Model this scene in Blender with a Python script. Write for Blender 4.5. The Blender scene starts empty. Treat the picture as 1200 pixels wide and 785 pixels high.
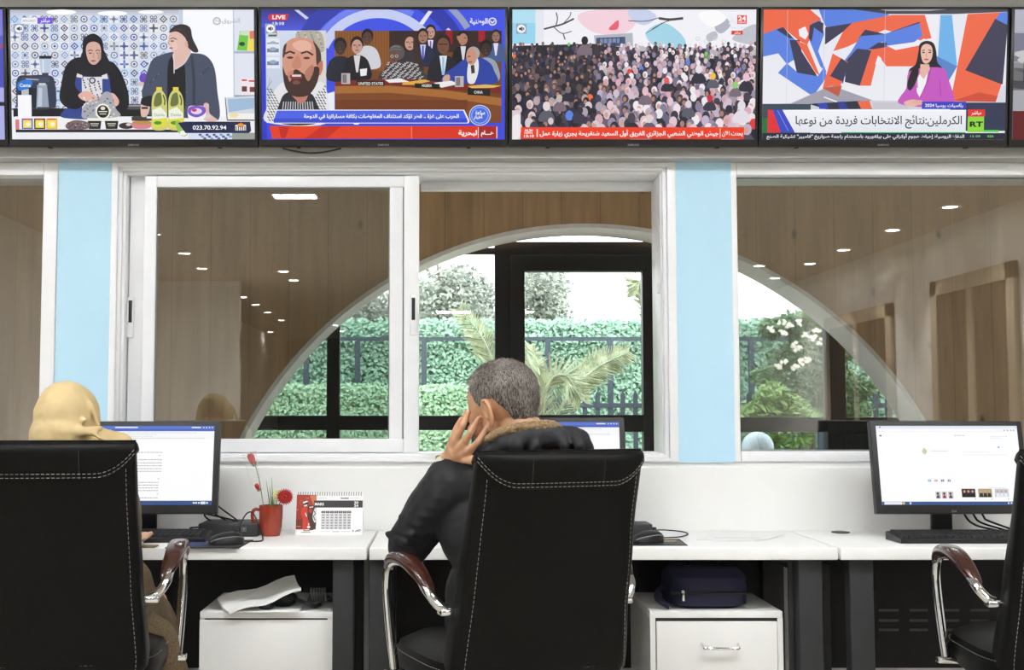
import bpy, bmesh, math, random, re, unicodedata
import numpy as np
from mathutils import Vector, Matrix, Euler
random.seed(7)
SC = bpy.context.scene
COL = SC.collection
R = math.radians

# ------------------------------------------------------------------ camera, world, exposure
CAMZ, FPX, VPX = 1.145, 1400.0, 521.0
PITCH = math.atan(90.5/FPX)
cam = bpy.data.cameras.new('camera')
cam.sensor_width = 36; cam.lens = FPX/1200*36
cam.shift_x = (600-VPX)/1200
cam.clip_start = 0.05; cam.clip_end = 200
co = bpy.data.objects.new('camera', cam); COL.objects.link(co)
co.location = (0, 0, CAMZ); co.rotation_euler = (math.pi/2+PITCH, 0, 0)
SC.camera = co
SC.view_settings.view_transform = 'Standard'
SC.view_settings.look = 'None'
SC.view_settings.exposure = 0.0
SC.view_settings.gamma = 1.0
SC.view_settings.use_curve_mapping = False
SC.cycles.max_bounces = 8
SC.cycles.transparent_max_bounces = 16
SC.cycles.sample_clamp_indirect = 0
wd = bpy.data.worlds.new('overcast_sky'); SC.world = wd; wd.use_nodes = True
wn = wd.node_tree.nodes; wl = wd.node_tree.links
bg = wn['Background']; bg.inputs[1].default_value = 5.2
tc = wn.new('ShaderNodeTexCoord'); nz = wn.new('ShaderNodeTexNoise'); rp = wn.new('ShaderNodeValToRGB')
nz.inputs['Scale'].default_value = 2.0
rp.color_ramp.elements[0].color = (.80, .86, .93, 1); rp.color_ramp.elements[1].color = (1, 1, 1, 1)
wl.new(tc.outputs['Generated'], nz.inputs['Vector']); wl.new(nz.outputs['Fac'], rp.inputs[0]); wl.new(rp.outputs[0], bg.inputs[0])
PANEL_E = 28.0      # ceiling panel emission
DOWN_E = 60.0       # downlight emission
SPOT_W = 150.0

def at(px, py, Y):
    """the point on the plane y = Y that the photograph shows at pixel px, py"""
    c, s = math.cos(PITCH), math.sin(PITCH)
    t = (392.5-py)/FPX
    k = (s+t*c)/(c-t*s)          # z/y of the ray
    z = k*Y
    return Vector(((px-VPX)/FPX*(Y*c+z*s), Y, CAMZ+z))
def atz(px, py, Z):
    """the point at height Z that the photograph shows at pixel px, py"""
    k = (at(px, py, 1.0).z-CAMZ)
    return at(px, py, (Z-CAMZ)/k)

# ------------------------------------------------------------------ materials
def lin(c):
    return tuple(((v/255)/12.92 if v <= 10 else (((v/255)+.055)/1.055)**2.4) for v in c[:3])
def newmat(name):
    m = bpy.data.materials.new(name); m.use_nodes = True
    return m, m.node_tree.nodes, m.node_tree.links, m.node_tree.nodes['Principled BSDF']
def mat(name, col, rough=.5, metal=0., var=.06, scale=30., bump=0., bscale=200., spec=.5, stretch=(1, 1, 1), srgb=True, coat=0.):
    m, n, l, b = newmat(name)
    c = lin(col) if srgb else col
    t = n.new('ShaderNodeTexCoord'); mp = n.new('ShaderNodeMapping'); mp.inputs['Scale'].default_value = stretch
    l.new(t.outputs['Object'], mp.inputs[0])
    z = n.new('ShaderNodeTexNoise'); z.inputs['Scale'].default_value = scale; z.inputs['Detail'].default_value = 4
    l.new(mp.outputs[0], z.inputs['Vector'])
    r = n.new('ShaderNodeValToRGB')
    r.color_ramp.elements[0].position = .3; r.color_ramp.elements[1].position = .7
    r.color_ramp.elements[0].color = (*[max(0, v*(1-var)) for v in c], 1)
    r.color_ramp.elements[1].color = (*[min(1, v*(1+var)) for v in c], 1)
    l.new(z.outputs['Fac'], r.inputs[0]); l.new(r.outputs[0], b.inputs['Base Color'])
    b.inputs['Roughness'].default_value = rough; b.inputs['Metallic'].default_value = metal
    b.inputs['Specular IOR Level'].default_value = spec; b.inputs['Coat Weight'].default_value = coat
    if bump:
        z2 = n.new('ShaderNodeTexNoise'); z2.inputs['Scale'].default_value = bscale; z2.inputs['Detail'].default_value = 3
        l.new(mp.outputs[0], z2.inputs['Vector'])
        bp = n.new('ShaderNodeBump'); bp.inputs['Strength'].default_value = bump; bp.inputs['Distance'].default_value = .002
        l.new(z2.outputs['Fac'], bp.inputs['Height']); l.new(bp.outputs[0], b.inputs['Normal'])
    return m
def emis(name, col, s):
    m, n, l, b = newmat(name)
    b.inputs['Base Color'].default_value = (*col, 1)
    b.inputs['Emission Color'].default_value = (*col, 1); b.inputs['Emission Strength'].default_value = s
    return m
def picmat(name, glow):
    m, n, l, b = newmat(name)
    a = n.new('ShaderNodeVertexColor'); a.layer_name = 'Col'
    if glow:
        b.inputs['Base Color'].default_value = (.01, .01, .01, 1); b.inputs['Roughness'].default_value = .35
        b.inputs['Specular IOR Level'].default_value = .15
        l.new(a.outputs[0], b.inputs['Emission Color']); b.inputs['Emission Strength'].default_value = glow
    else:
        l.new(a.outputs[0], b.inputs['Base Color']); b.inputs['Roughness'].default_value = .45
    return m
def glassmat(name, refl, tint):
    m, n, l, b = newmat(name); n.remove(b)
    o = n['Material Output']
    tr = n.new('ShaderNodeBsdfTransparent'); tr.inputs[0].default_value = (*tint, 1)
    gl = n.new('ShaderNodeBsdfGlossy'); gl.inputs['Roughness'].default_value = 0.0
    fr = n.new('ShaderNodeFresnel'); ge = n.new('ShaderNodeNewGeometry'); io = n.new('ShaderNodeMath'); io.operation = 'MULTIPLY_ADD'; io.inputs[1].default_value = 1/1.5-1.5; io.inputs[2].default_value = 1.5; l.new(ge.outputs['Backfacing'], io.inputs[0]); l.new(io.outputs[0], fr.inputs[0])
    ad = n.new('ShaderNodeMath'); ad.operation = 'MULTIPLY_ADD'; ad.inputs[1].default_value = 1.0; ad.inputs[2].default_value = refl; ad.use_clamp = True
    mx = n.new('ShaderNodeMixShader')
    l.new(fr.outputs[0], ad.inputs[0]); l.new(ad.outputs[0], mx.inputs[0]); l.new(tr.outputs[0], mx.inputs[1]); l.new(gl.outputs[0], mx.inputs[2])
    l.new(mx.outputs[0], o.inputs['Surface'])
    return m
def filmmat(name):
    m, n, l, b = newmat(name); o = n['Material Output']; tr = n.new('ShaderNodeBsdfTransparent'); mx = n.new('ShaderNodeMixShader'); mx.inputs[0].default_value = .09
    b.inputs['Base Color'].default_value = (.9, .9, .9, 1); b.inputs['Roughness'].default_value = .2
    l.new(tr.outputs[0], mx.inputs[1]); l.new(b.outputs[0], mx.inputs[2]); l.new(mx.outputs[0], o.inputs['Surface'])
    return m
def pine(name, col, horiz=False, plank=.21):
    """pine boards: grain, board joints and dark knots"""
    m, n, l, b = newmat(name)
    t = n.new('ShaderNodeTexCoord'); mp = n.new('ShaderNodeMapping')
    mp.inputs['Scale'].default_value = (1, 1, 1)
    l.new(t.outputs['Object'], mp.inputs[0])
    g = n.new('ShaderNodeMapping'); g.inputs['Scale'].default_value = (14, 14, 1.2) if not horiz else (14, 1.2, 14)
    l.new(mp.outputs[0], g.inputs[0])
    z = n.new('ShaderNodeTexNoise'); z.inputs['Scale'].default_value = 1.6; z.inputs['Detail'].default_value = 6; l.new(g.outputs[0], z.inputs['Vector'])
    c = lin(col)
    r = n.new('ShaderNodeValToRGB'); r.color_ramp.elements[0].position = .3; r.color_ramp.elements[1].position = .72
    r.color_ramp.elements[0].color = (*[v*.78 for v in c], 1); r.color_ramp.elements[1].color = (*[min(1, v*1.15) for v in c], 1)
    l.new(z.outputs['Fac'], r.inputs[0])
    # knots
    kp = n.new('ShaderNodeMapping'); kp.inputs['Scale'].default_value = (3.7, 3.7, 1.9) if not horiz else (4.4, 2.3, 4.4); l.new(mp.outputs[0], kp.inputs[0])
    v = n.new('ShaderNodeTexVoronoi'); v.inputs['Scale'].default_value = 1.0; l.new(kp.outputs[0], v.inputs['Vector'])
    kr = n.new('ShaderNodeValToRGB'); kr.color_ramp.elements[0].position = .02; kr.color_ramp.elements[1].position = .07
    kr.color_ramp.elements[0].color = (.25, .25, .25, 1); kr.color_ramp.elements[1].color = (1, 1, 1, 1); l.new(v.outputs['Distance'], kr.inputs[0])
    # joints
    s = n.new('ShaderNodeSeparateXYZ'); l.new(mp.outputs[0], s.inputs[0])
    dv = n.new('ShaderNodeMath'); dv.operation = 'DIVIDE'; dv.inputs[1].default_value = plank; l.new(s.outputs[0], dv.inputs[0])
    f = n.new('ShaderNodeMath'); f.operation = 'FRACT'; l.new(dv.outputs[0], f.inputs[0])
    jr = n.new('ShaderNodeValToRGB'); jr.color_ramp.elements[0].position = .0; jr.color_ramp.elements[1].position = .025
    jr.color_ramp.elements[0].color = (.45, .45, .45, 1); jr.color_ramp.elements[1].color = (1, 1, 1, 1); l.new(f.outputs[0], jr.inputs[0])
    m1 = n.new('ShaderNodeMix'); m1.data_type = 'RGBA'; m1.blend_type = 'MULTIPLY'; m1.inputs[0].default_value = 1
    m2 = n.new('ShaderNodeMix'); m2.data_type = 'RGBA'; m2.blend_type = 'MULTIPLY'; m2.inputs[0].default_value = 1
    l.new(r.outputs[0], m1.inputs[6]); l.new(kr.outputs[0], m1.inputs[7]); l.new(m1.outputs[2], m2.inputs[6]); l.new(jr.outputs[0], m2.inputs[7])
    l.new(m2.outputs[2], b.inputs['Base Color']); b.inputs['Roughness'].default_value = .55
    return m

MT = dict(
    white=mat('white_paint', (240, 240, 238), .6, var=.015, scale=6),
    sill=mat('sill_white', (244, 244, 242), .5, var=.01, scale=6),
    alu=mat('white_powder_coated_aluminium', (240, 241, 243), .3, var=.015, scale=8),
    grey_alu=mat('grey_gasket', (120, 122, 124), .5),
    blue=mat('pale_blue_paint', (188, 226, 246), .6, var=.015, scale=5, bump=.15, bscale=120),
    fascia=mat('fascia_grey', (178, 178, 174), .6, var=.02, scale=5),
    pine=pine('pine_boards', (184, 152, 114)),
    pine_dark=pine('brown_boards', (66, 52, 40)),
    ceil=pine('ceiling_boards', (190, 182, 170), plank=.3), doorwood=pine('door_boards', (186, 172, 152)),
    archtrim=mat('arch_edge_metal', (232, 229, 222), .5, var=.05),
    frame=mat('black_frame_metal', (22, 22, 24), .45, var=.2),
    floor=mat('beige_floor_tile', (190, 184, 172), .35, var=.06, scale=4),
    pave=mat('concrete_paving', (190, 188, 182), .8, var=.12, scale=5),
    desk=mat('white_laminate', (243, 243, 241), .38, var=.012, scale=10),
    deskleg=mat('dark_grey_powder_coat', (52, 53, 55), .5, var=.05, spec=.3),
    panelg=mat('graphite_metal', (46, 46, 47), .55, var=.06, spec=.15),
    slot=mat('slot_light', (74, 74, 76), .6),
    leather=mat('black_leather', (12, 12, 11), .42, var=.2, scale=60, bump=.3, bscale=420, spec=.14),
    stitch=mat('white_thread', (160, 158, 152), .8),
    chrome=mat('chrome', (225, 226, 228), .09, metal=1, var=.02),
    wood=mat('red_brown_wood', (58, 28, 18), .25, var=.3, scale=14, stretch=(1, .25, 1), coat=.5),
    plastic=mat('black_plastic', (22, 22, 23), .4, var=.1, bump=.05),
    plastic2=mat('charcoal_plastic', (40, 41, 43), .5, var=.1),
    rubber=mat('black_rubber', (18, 18, 18), .7),
    bezel=mat('monitor_bezel', (34, 34, 35), .45, var=.05),
    tvb=mat('tv_bezel', (20, 20, 22), .3, var=.05),
    pic=picmat('screen_picture', 1.0), prt=picmat('printed_ink', 0),
    glass=glassmat('window_glass', .13, (.83, .85, .85)),
    clear=glassmat('clear_glass', .0, (.93, .95, .94)),
    film=filmmat('cellophane'),
)

# ------------------------------------------------------------------ mesh helpers
def cr(pts, n=8, closed=False):
    """Catmull-Rom samples through pts (any dimension)"""
    P = [np.array(p, float) for p in pts]; out = []
    m = len(P)
    for i in range(m if closed else m-1):
        p1, p2 = P[i], P[(i+1) % m]
        p0 = P[i-1] if (closed or i > 0) else 2*p1-p2
        p3 = P[(i+2) % m] if (closed or i+2 < m) else 2*p2-p1
        for k in range(n):
            t = k/n
            out.append(.5*((2*p1)+(p2-p0)*t+(2*p0-5*p1+4*p2-p3)*t*t+(3*p1-p0-3*p2+p3)*t**3))
    if not closed: out.append(P[-1])
    return out

class MB:
    def __init__(s): s.v = []; s.f = []; s.m = []; s.mi = 0
    def add(s, v, f):
        b = len(s.v); s.v += [tuple(map(float, p)) for p in v]
        for q in f: s.f.append([b+i for i in q]); s.m.append(s.mi)
        return s
    def box(s, a, b, bev=0., M=None):
        (x0, y0, z0), (x1, y1, z1) = a, b
        if bev <= 0:
            v = [(x, y, z) for z in (z0, z1) for y in (y0, y1) for x in (x0, x1)]
            f = [(0, 2, 3, 1), (4, 5, 7, 6), (0, 1, 5, 4), (2, 6, 7, 3), (0, 4, 6, 2), (1, 3, 7, 5)]
        else:
            bm = bmesh.new(); bmesh.ops.create_cube(bm, size=1)
            for q in bm.verts: q.co = Vector(((x0+x1)/2+q.co.x*(x1-x0), (y0+y1)/2+q.co.y*(y1-y0), (z0+z1)/2+q.co.z*(z1-z0)))
            bmesh.ops.bevel(bm, geom=bm.edges[:], offset=bev, segments=3, affect='EDGES', profile=.5)
            bm.verts.index_update(); v = [q.co.copy() for q in bm.verts]; f = [[q.index for q in p.verts] for p in bm.faces]; bm.free()
        if M is not None: v = [M @ Vector(q) for q in v]
        return s.add(v, f)
    def tube(s, pts, r, n=10, caps=True, smooth=0, flat=None):
        if smooth:
            pr = cr([(*p, (r[i] if hasattr(r, '__len__') else r)) for i, p in enumerate(pts)], smooth)
            pts = [p[:3] for p in pr]; r = [p[3] for p in pr]
        P = [Vector(p) for p in pts]
        if not hasattr(r, '__len__'): r = [r]*len(P)
        t0 = (P[1]-P[0]).normalized()
        u = t0.orthogonal().normalized() if flat is None else Vector(flat)
        v = []; f = []
        for i, p in enumerate(P):
            t = (P[min(i+1, len(P)-1)]-P[max(i-1, 0)]).normalized()
            u = (u-t*u.dot(t)).normalized(); w = t.cross(u)
            for k in range(n):
                a = 2*math.pi*k/n; v.append(p+(u*math.cos(a)+w*math.sin(a))*r[i])
        for i in range(len(P)-1):
            for k in range(n):
                f.append((i*n+k, i*n+(k+1) % n, (i+1)*n+(k+1) % n, (i+1)*n+k))
        if caps: f.append(tuple(range(n-1, -1, -1))); f.append(tuple(range((len(P)-1)*n, len(P)*n)))
        return s.add(v, f)
    def loft(s, rings, caps=True):
        n = len(rings[0]); v = [p for r in rings for p in r]; f = []
        for i in range(len(rings)-1):
            for k in range(n): f.append((i*n+k, i*n+(k+1) % n, (i+1)*n+(k+1) % n, (i+1)*n+k))
        if caps: f.append(tuple(range(n-1, -1, -1))); f.append(tuple(range((len(rings)-1)*n, len(rings)*n)))
        return s.add(v, f)
    def lathe(s, prof, c=(0, 0, 0), n=28, caps=True):
        return s.loft([[(c[0]+r*math.cos(2*math.pi*k/n), c[1]+r*math.sin(2*math.pi*k/n), c[2]+z) for k in range(n)] for r, z in prof], caps)
    def grid(s, rows):
        n = len(rows[0]); v = [p for r in rows for p in r]
        return s.add(v, [(i*n+k, i*n+k+1, (i+1)*n+k+1, (i+1)*n+k) for i in range(len(rows)-1) for k in range(n-1)])
    def prism(s, poly, y0, y1):
        """outline in x,z pulled from y0 to y1"""
        n = len(poly)
        return s.add([(x, y0, z) for x, z in poly]+[(x, y1, z) for x, z in poly],
                     [tuple(range(n)), tuple(range(2*n-1, n-1, -1))]+[(k, n+k, n+(k+1) % n, (k+1) % n) for k in range(n)])
    def prismz(s, poly, z0, z1):
        n = len(poly)
        return s.add([(x, y, z0) for x, y in poly]+[(x, y, z1) for x, y in poly],
                     [tuple(range(n-1, -1, -1)), tuple(range(n, 2*n))]+[(k, (k+1) % n, n+(k+1) % n, n+k) for k in range(n)])
    def ell(s, c, r, n=20, M=None):
        bm = bmesh.new(); bmesh.ops.create_uvsphere(bm, u_segments=n, v_segments=max(8, n*2//3), radius=1)
        rm = M or Matrix.Identity(3)
        v = [Vector(c)+rm @ Vector((q.co.x*r[0], q.co.y*r[1], q.co.z*r[2])) for q in bm.verts]
        bm.verts.index_update(); f = [[q.index for q in p.verts] for p in bm.faces]; bm.free()
        return s.add(v, f)
    def cap(s, p0, r0, p1, r1, n=14):
        """tapered limb with round ends"""
        p0, p1 = Vector(p0), Vector(p1); d = (p1-p0).normalized(); pts = []; rr = []
        for a in (80, 60, 35): pts.append(p0-d*r0*math.sin(R(a))); rr.append(r0*math.cos(R(a)))
        for k in range(5): pts.append(p0.lerp(p1, k/4)); rr.append(r0+(r1-r0)*k/4)
        for a in (35, 60, 80): pts.append(p1+d*r1*math.sin(R(a))); rr.append(r1*math.cos(R(a)))
        return s.tube(pts, rr, n)
    def chain(s, pts, rs, n=14):
        for i in range(len(pts)-1): s.cap(pts[i], rs[i], pts[i+1], rs[i+1], n)
        return s
    def build(s, name, mats, parent=None, smooth=True, off=None, ang=40):
        me = bpy.data.meshes.new(name)
        v = s.v if off is None else [(p[0]-off[0], p[1]-off[1], p[2]-off[2]) for p in s.v]
        me.from_pydata(v, [], s.f); me.update()
        if not isinstance(mats, (list, tuple)): mats = [mats]
        for m in mats: me.materials.append(m)
        me.polygons.foreach_set('material_index', s.m)
        bm = bmesh.new(); bm.from_mesh(me); bmesh.ops.recalc_face_normals(bm, faces=bm.faces[:])
        if smooth:
            for f in bm.faces: f.smooth = True
            for e in bm.edges:
                e.smooth = not (len(e.link_faces) == 2 and e.calc_face_angle(0) > R(ang))
        bm.to_mesh(me); bm.free()
        o = bpy.data.objects.new(name, me); COL.objects.link(o)
        if parent is not None: o.parent = parent
        return o
    def blob(s, name, m, parent=None, vox=.006, it=6, off=None, disp=None, fac=.5):
        """the union of all pieces as one continuous smooth skin"""
        o = s.build('tmp', m, smooth=False)
        md = o.modifiers.new('r', 'REMESH'); md.mode = 'VOXEL'; md.voxel_size = vox
        sm = o.modifiers.new('s', 'SMOOTH'); sm.iterations = it; sm.factor = fac
        if disp:
            tx = bpy.data.textures.new('wrinkle', 'CLOUDS'); tx.noise_scale = disp[1]; tx.noise_depth = 2
            dm = o.modifiers.new('d', 'DISPLACE'); dm.texture = tx; dm.strength = disp[0]; dm.mid_level = .5; dm.texture_coords = 'LOCAL'
        dg = bpy.context.evaluated_depsgraph_get(); dg.update()
        me = bpy.data.meshes.new_from_object(o.evaluated_get(dg)); me.name = name
        old = o.data; bpy.data.objects.remove(o); bpy.data.meshes.remove(old)
        if off is not None: me.transform(Matrix.Translation(-Vector(off)))
        for p in me.polygons: p.use_smooth = True
        n = bpy.data.objects.new(name, me); COL.objects.link(n)
        if parent is not None: n.parent = parent
        return n

def tag(o, label=None, cat=None, group=None, kind=None):
    if label: o['label'] = label
    if cat: o['category'] = cat
    if group: o['group'] = group
    if kind: o['kind'] = kind
    return o
def thing(name, loc, label, cat, group=None, rz=0.):
    o = bpy.data.objects.new(name, None); COL.objects.link(o); o.location = loc; o.rotation_euler = (0, 0, rz)
    o.empty_display_size = .1
    return tag(o, label, cat, group)
def struct(name, mb, m, parent=None, label=None, cat=None, smooth=False):
    o = mb.build(name, m, parent, smooth=smooth)
    if parent is None: tag(o, label, cat, kind='structure')
    return o
def kids(o): return [c for c in COL.objects if c.parent == o]
def dup(root, loc, rz, label, scale=None):
    r = root.copy(); COL.objects.link(r); r.location = loc; r.rotation_euler = (0, 0, rz); r['label'] = label
    if scale: r.scale = scale
    for ch in kids(root):
        c = ch.copy(); COL.objects.link(c); c.parent = r
        for g in kids(ch):
            d = g.copy(); COL.objects.link(d); d.parent = c
    return r

# ------------------------------------------------------------------ Arabic letter joining for the captions on the screens
AF = {}
for _c in range(0xFE80, 0xFEF5):
    _d = unicodedata.decomposition(chr(_c)).split()
    if len(_d) == 2: AF.setdefault(chr(int(_d[1], 16)), {})[_d[0][1:-1]] = chr(_c)
LAM = {'ا': 'ﻻﻼ', 'أ': 'ﻷﻸ', 'إ': 'ﻹﻺ', 'آ': 'ﻵﻶ'}
def arabic(s):
    out = []; i = 0; prev = False
    while i < len(s):
        c = s[i]
        if c == 'ل' and i+1 < len(s) and s[i+1] in LAM:
            out.append(LAM[s[i+1]][1 if prev else 0]); prev = False; i += 2; continue
        f = AF.get(c)
        if c == 'ـ': out.append(c); prev = True; i += 1; continue
        if not f: out.append(c); prev = False; i += 1; continue
        nx = s[i+1] if i+1 < len(s) else ''
        can = 'initial' in f and (nx == 'ـ' or (nx in AF and 'final' in AF[nx]))
        out.append(f.get(('medial' if prev else 'initial') if can else ('final' if prev and 'final' in f else 'isolated'), c)); prev = can; i += 1
    return ''.join(reversed(re.findall(r'[0-9A-Za-z.:]*[0-9A-Za-z]|.', ''.join(out))))
_tc = {}
def glyphs(s, bold):
    """flat mesh of a line of lettering: verts (x right, y up), faces"""
    k = (s, bold)
    if k in _tc: return _tc[k]
    c = bpy.data.curves.new('lettering', 'FONT'); c.body = s; c.size = 1; c.offset = bold; c.fill_mode = 'FRONT'; c.resolution_u = 3
    o = bpy.data.objects.new('lettering', c); COL.objects.link(o)
    dg = bpy.context.evaluated_depsgraph_get(); dg.update()
    me = o.evaluated_get(dg).to_mesh()
    v = np.array([q.co[:2] for q in me.vertices]) if len(me.vertices) else np.zeros((0, 2)); f = [list(p.vertices) for p in me.polygons]
    o.evaluated_get(dg).to_mesh_clear(); bpy.data.objects.remove(o); bpy.data.curves.remove(c)
    _tc[k] = (v, f)
    return v, f

class Pic:
    """a flat picture made of coloured outlines laid over one another; drawn in the pixel frame x0..x1, y0..y1"""
    def __init__(s, x0, y0, x1, y1, W, H, dz=1.4e-5):
        s.b = (x0, y0, x1, y1); s.W = W; s.H = H; s.v = []; s.f = []; s.c = []; s.z = 0; s.dz = dz
    def _map(s, x, y):
        x0, y0, x1, y1 = s.b
        return ((x-x0)/(x1-x0)-.5)*s.W, -s.z, (.5-(y-y0)/(y1-y0))*s.H
    def _clip(s, p):
        x0, y0, x1, y1 = s.b
        for ax, lim, sg in ((0, x0, 1), (0, x1, -1), (1, y0, 1), (1, y1, -1)):
            o = []
            for i in range(len(p)):
                a, b = p[i-1], p[i]; da, db = (a[ax]-lim)*sg, (b[ax]-lim)*sg
                if (da < 0) != (db < 0):
                    t = da/(da-db); o.append((a[0]+(b[0]-a[0])*t, a[1]+(b[1]-a[1])*t))
                if db >= 0: o.append(b)
            p = o
            if len(p) < 3: return []
        return p
    def up(s): s.z += s.dz
    def poly(s, p, c, up=True, cs=None):
        if up: s.up()
        if cs is None: p = s._clip([(float(a), float(b)) for a, b in p])
        if len(p) < 3: return s
        b = len(s.v); s.v += [s._map(*q) for q in p]; s.f.append(list(range(b, b+len(p))))
        s.c += [(*lin(c), 1)]*len(p) if cs is None else [(*lin(q), 1) for q in cs]
        return s
    def rect(s, x0, y0, x1, y1, c, c2=None, side=False, up=True):
        a, b, d, e = s.b; x0, x1 = max(x0, a), min(x1, d); y0, y1 = max(y0, b), min(y1, e)
        if x1 <= x0 or y1 <= y0: return s
        p = [(x0, y0), (x1, y0), (x1, y1), (x0, y1)]
        return s.poly(p, c, up, None if c2 is None else ([c, c2, c2, c] if side else [c, c, c2, c2]))
    def ell(s, cx, cy, rx, ry, c, rot=0., n=22, up=True):
        a = R(rot)
        return s.poly([(cx+rx*math.cos(t)*math.cos(a)-ry*math.sin(t)*math.sin(a), cy+rx*math.cos(t)*math.sin(a)+ry*math.sin(t)*math.cos(a)) for t in [2*math.pi*k/n for k in range(n)]], c, up)
    def blob(s, p, c, n=6): return s.poly([tuple(q) for q in cr(p, n, True)], c)
    def line(s, p, w, c, sm=0):
        if sm: p = [tuple(q) for q in cr(p, sm)]
        s.up()
        for i in range(len(p)-1):
            (x0, y0), (x1, y1) = p[i], p[i+1]; d = math.hypot(x1-x0, y1-y0) or 1; nx, ny = -(y1-y0)/d*w/2, (x1-x0)/d*w/2
            s.poly([(x0+nx, y0+ny), (x1+nx, y1+ny), (x1-nx, y1-ny), (x0-nx, y0-ny)], c, False)
        return s
    def ring(s, cx, cy, r0, r1, c, a0=0, a1=360, n=40):
        s.up()
        for k in range(n):
            t0, t1 = R(a0+(a1-a0)*k/n), R(a0+(a1-a0)*(k+1)/n)
            s.poly([(cx+r0*math.cos(t0), cy+r0*math.sin(t0)), (cx+r1*math.cos(t0), cy+r1*math.sin(t0)), (cx+r1*math.cos(t1), cy+r1*math.sin(t1)), (cx+r0*math.cos(t1), cy+r0*math.sin(t1))], c, False)
        return s
    def text(s, t, x0, x1, yb, h, c, bold=.0, ar=False):
        """one line of lettering filling x0..x1, its capital height about h above the baseline yb"""
        v, f = glyphs(arabic(t) if ar else t, bold)
        if not len(v): return s
        a, w = v[:, 0].min(), max(1e-6, np.ptp(v[:, 0])); s.up(); b = len(s.v)
        kx = (x1-x0)/w; ky = h/.7
        s.v += [s._map(x0+(q[0]-a)*kx, yb-q[1]*ky) for q in v]; s.f += [[b+i for i in q] for q in f]; s.c += [(*lin(c), 1)]*len(v)
        return s
    def build(s, name, m, parent, loc=(0, 0, 0)):
        me = bpy.data.meshes.new(name); me.from_pydata(s.v, [], s.f)
        ca = me.color_attributes.new('Col', 'FLOAT_COLOR', 'POINT'); ca.data.foreach_set('color', np.array(s.c, 'f').ravel())
        me.materials.append(m)
        bm = bmesh.new(); bm.from_mesh(me)
        for f in bm.faces:
            f.normal_update()
            if f.normal.y > 0: f.normal_flip()
        bm.to_mesh(me); bm.free()
        o = bpy.data.objects.new(name, me); COL.objects.link(o); o.parent = parent; o.location = loc
        return o

# ------------------------------------------------------------------ room lights
CEIL = 2.9
def panel(x, y, lab, w=.6, d=.6):
    t = thing('ceiling_panel_light', (x, y, CEIL), lab, 'ceiling light', 'square ceiling panel lights')
    b = MB()
    for a in ((-w/2-.02, -d/2-.02, w/2+.02, -d/2), (-w/2-.02, d/2, w/2+.02, d/2+.02), (-w/2-.02, -d/2, -w/2, d/2), (w/2, -d/2, w/2+.02, d/2)):
        b.box((a[0], a[1], -.03), (a[2], a[3], 0))
    b.build('frame', MT['alu'], t, smooth=False)
    MB().box((-w/2, -d/2, -.025), (w/2, d/2, -.004)).build('diffuser', M_PANEL, t, smooth=False)
M_PANEL = emis('panel_light_diffuser', (.96, .98, 1), PANEL_E)
M_CORR = emis('added_corridor_glow', (1, .95, .88), 10.0)
M_DOWN = emis('downlight_lens', (1, .95, .88), DOWN_E)
for x, y in ((-2.6, 2.1), (-.9, 2.1), (.9, 2.1), (2.6, 2.1), (-2.0, .8), (2.0, .8), (.15, -3.4), (1.25, -3.4), (.15, -5.2), (1.25, -5.2), (.15, -7.0), (1.25, -7.0)):  # panels added where no pane mirrors them, to light the office
    panel(x, y, 'square white panel light added unseen in the board ceiling to light the office')
panel(-1.2, -1.15, 'small oblong panel light mirrored in the closed window pane', .34, .2)
for x in (-1.6, .4, 2.4, 4.2):  # unseen lamps added to brighten the corridor boards
    t = thing('added_corridor_lamp', (x, 5.1, CEIL), 'round lamp added unseen on the corridor ceiling to brighten the boards', 'ceiling light', 'added corridor lamps')
    MB().lathe([(.15, 0), (.15, -.03), (.13, -.04)], n=28).build('rim', MT['alu'], t); MB().lathe([(.128, -.03), (.125, -.046), (0, -.05)], n=28).build('diffuser', M_CORR, t)
def downlight(x, y, lab, spot=0):
    t = thing('ceiling_downlight', (x, y, CEIL), lab, 'ceiling light', 'round ceiling downlights')
    MB().lathe([(.085, 0), (.085, -.012), (.065, -.016), (.062, 0)], n=24).build('trim_ring', MT['alu'], t)
    MB().lathe([(.06, -.004), (.058, -.011)], n=24).build('lens', M_DOWN, t)
    if spot:
        L = bpy.data.lights.new('downlight_beam', 'SPOT'); L.energy = spot; L.spot_size = R(84); L.spot_blend = .85; L.shadow_soft_size = .05; L.color = (1, .95, .88)
        o = bpy.data.objects.new('downlight_beam', L); COL.objects.link(o); o.location = (0, 0, -.03); o.parent = t
for y in (-.3, -1.7, -3.0, -4.4, -5.6, -7.1):
    downlight(4.3, y, 'round downlight in the row along the plain side wall, mirrored in the glass', SPOT_W)
for x, y in ((3.75, -5.8), (-2.86, -3.3), (-2.86, -4.7), (-2.95, -6.1), (-2.0, -6.4), (-2.0, -7.4)):
    downlight(x, y, 'round ceiling downlight mirrored in the window near the white partition', SPOT_W*1.2)
for x, y in ((-3.06, -9.7), (-3.07, -11), (-3.1, -12.5), (-3.1, -14.3), (-3.8, -17.6), (-2.2, -15.6), (-2.2, -17.3)):
    downlight(x, y, 'small far downlight mirrored in the glass beyond the white partition')

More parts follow.
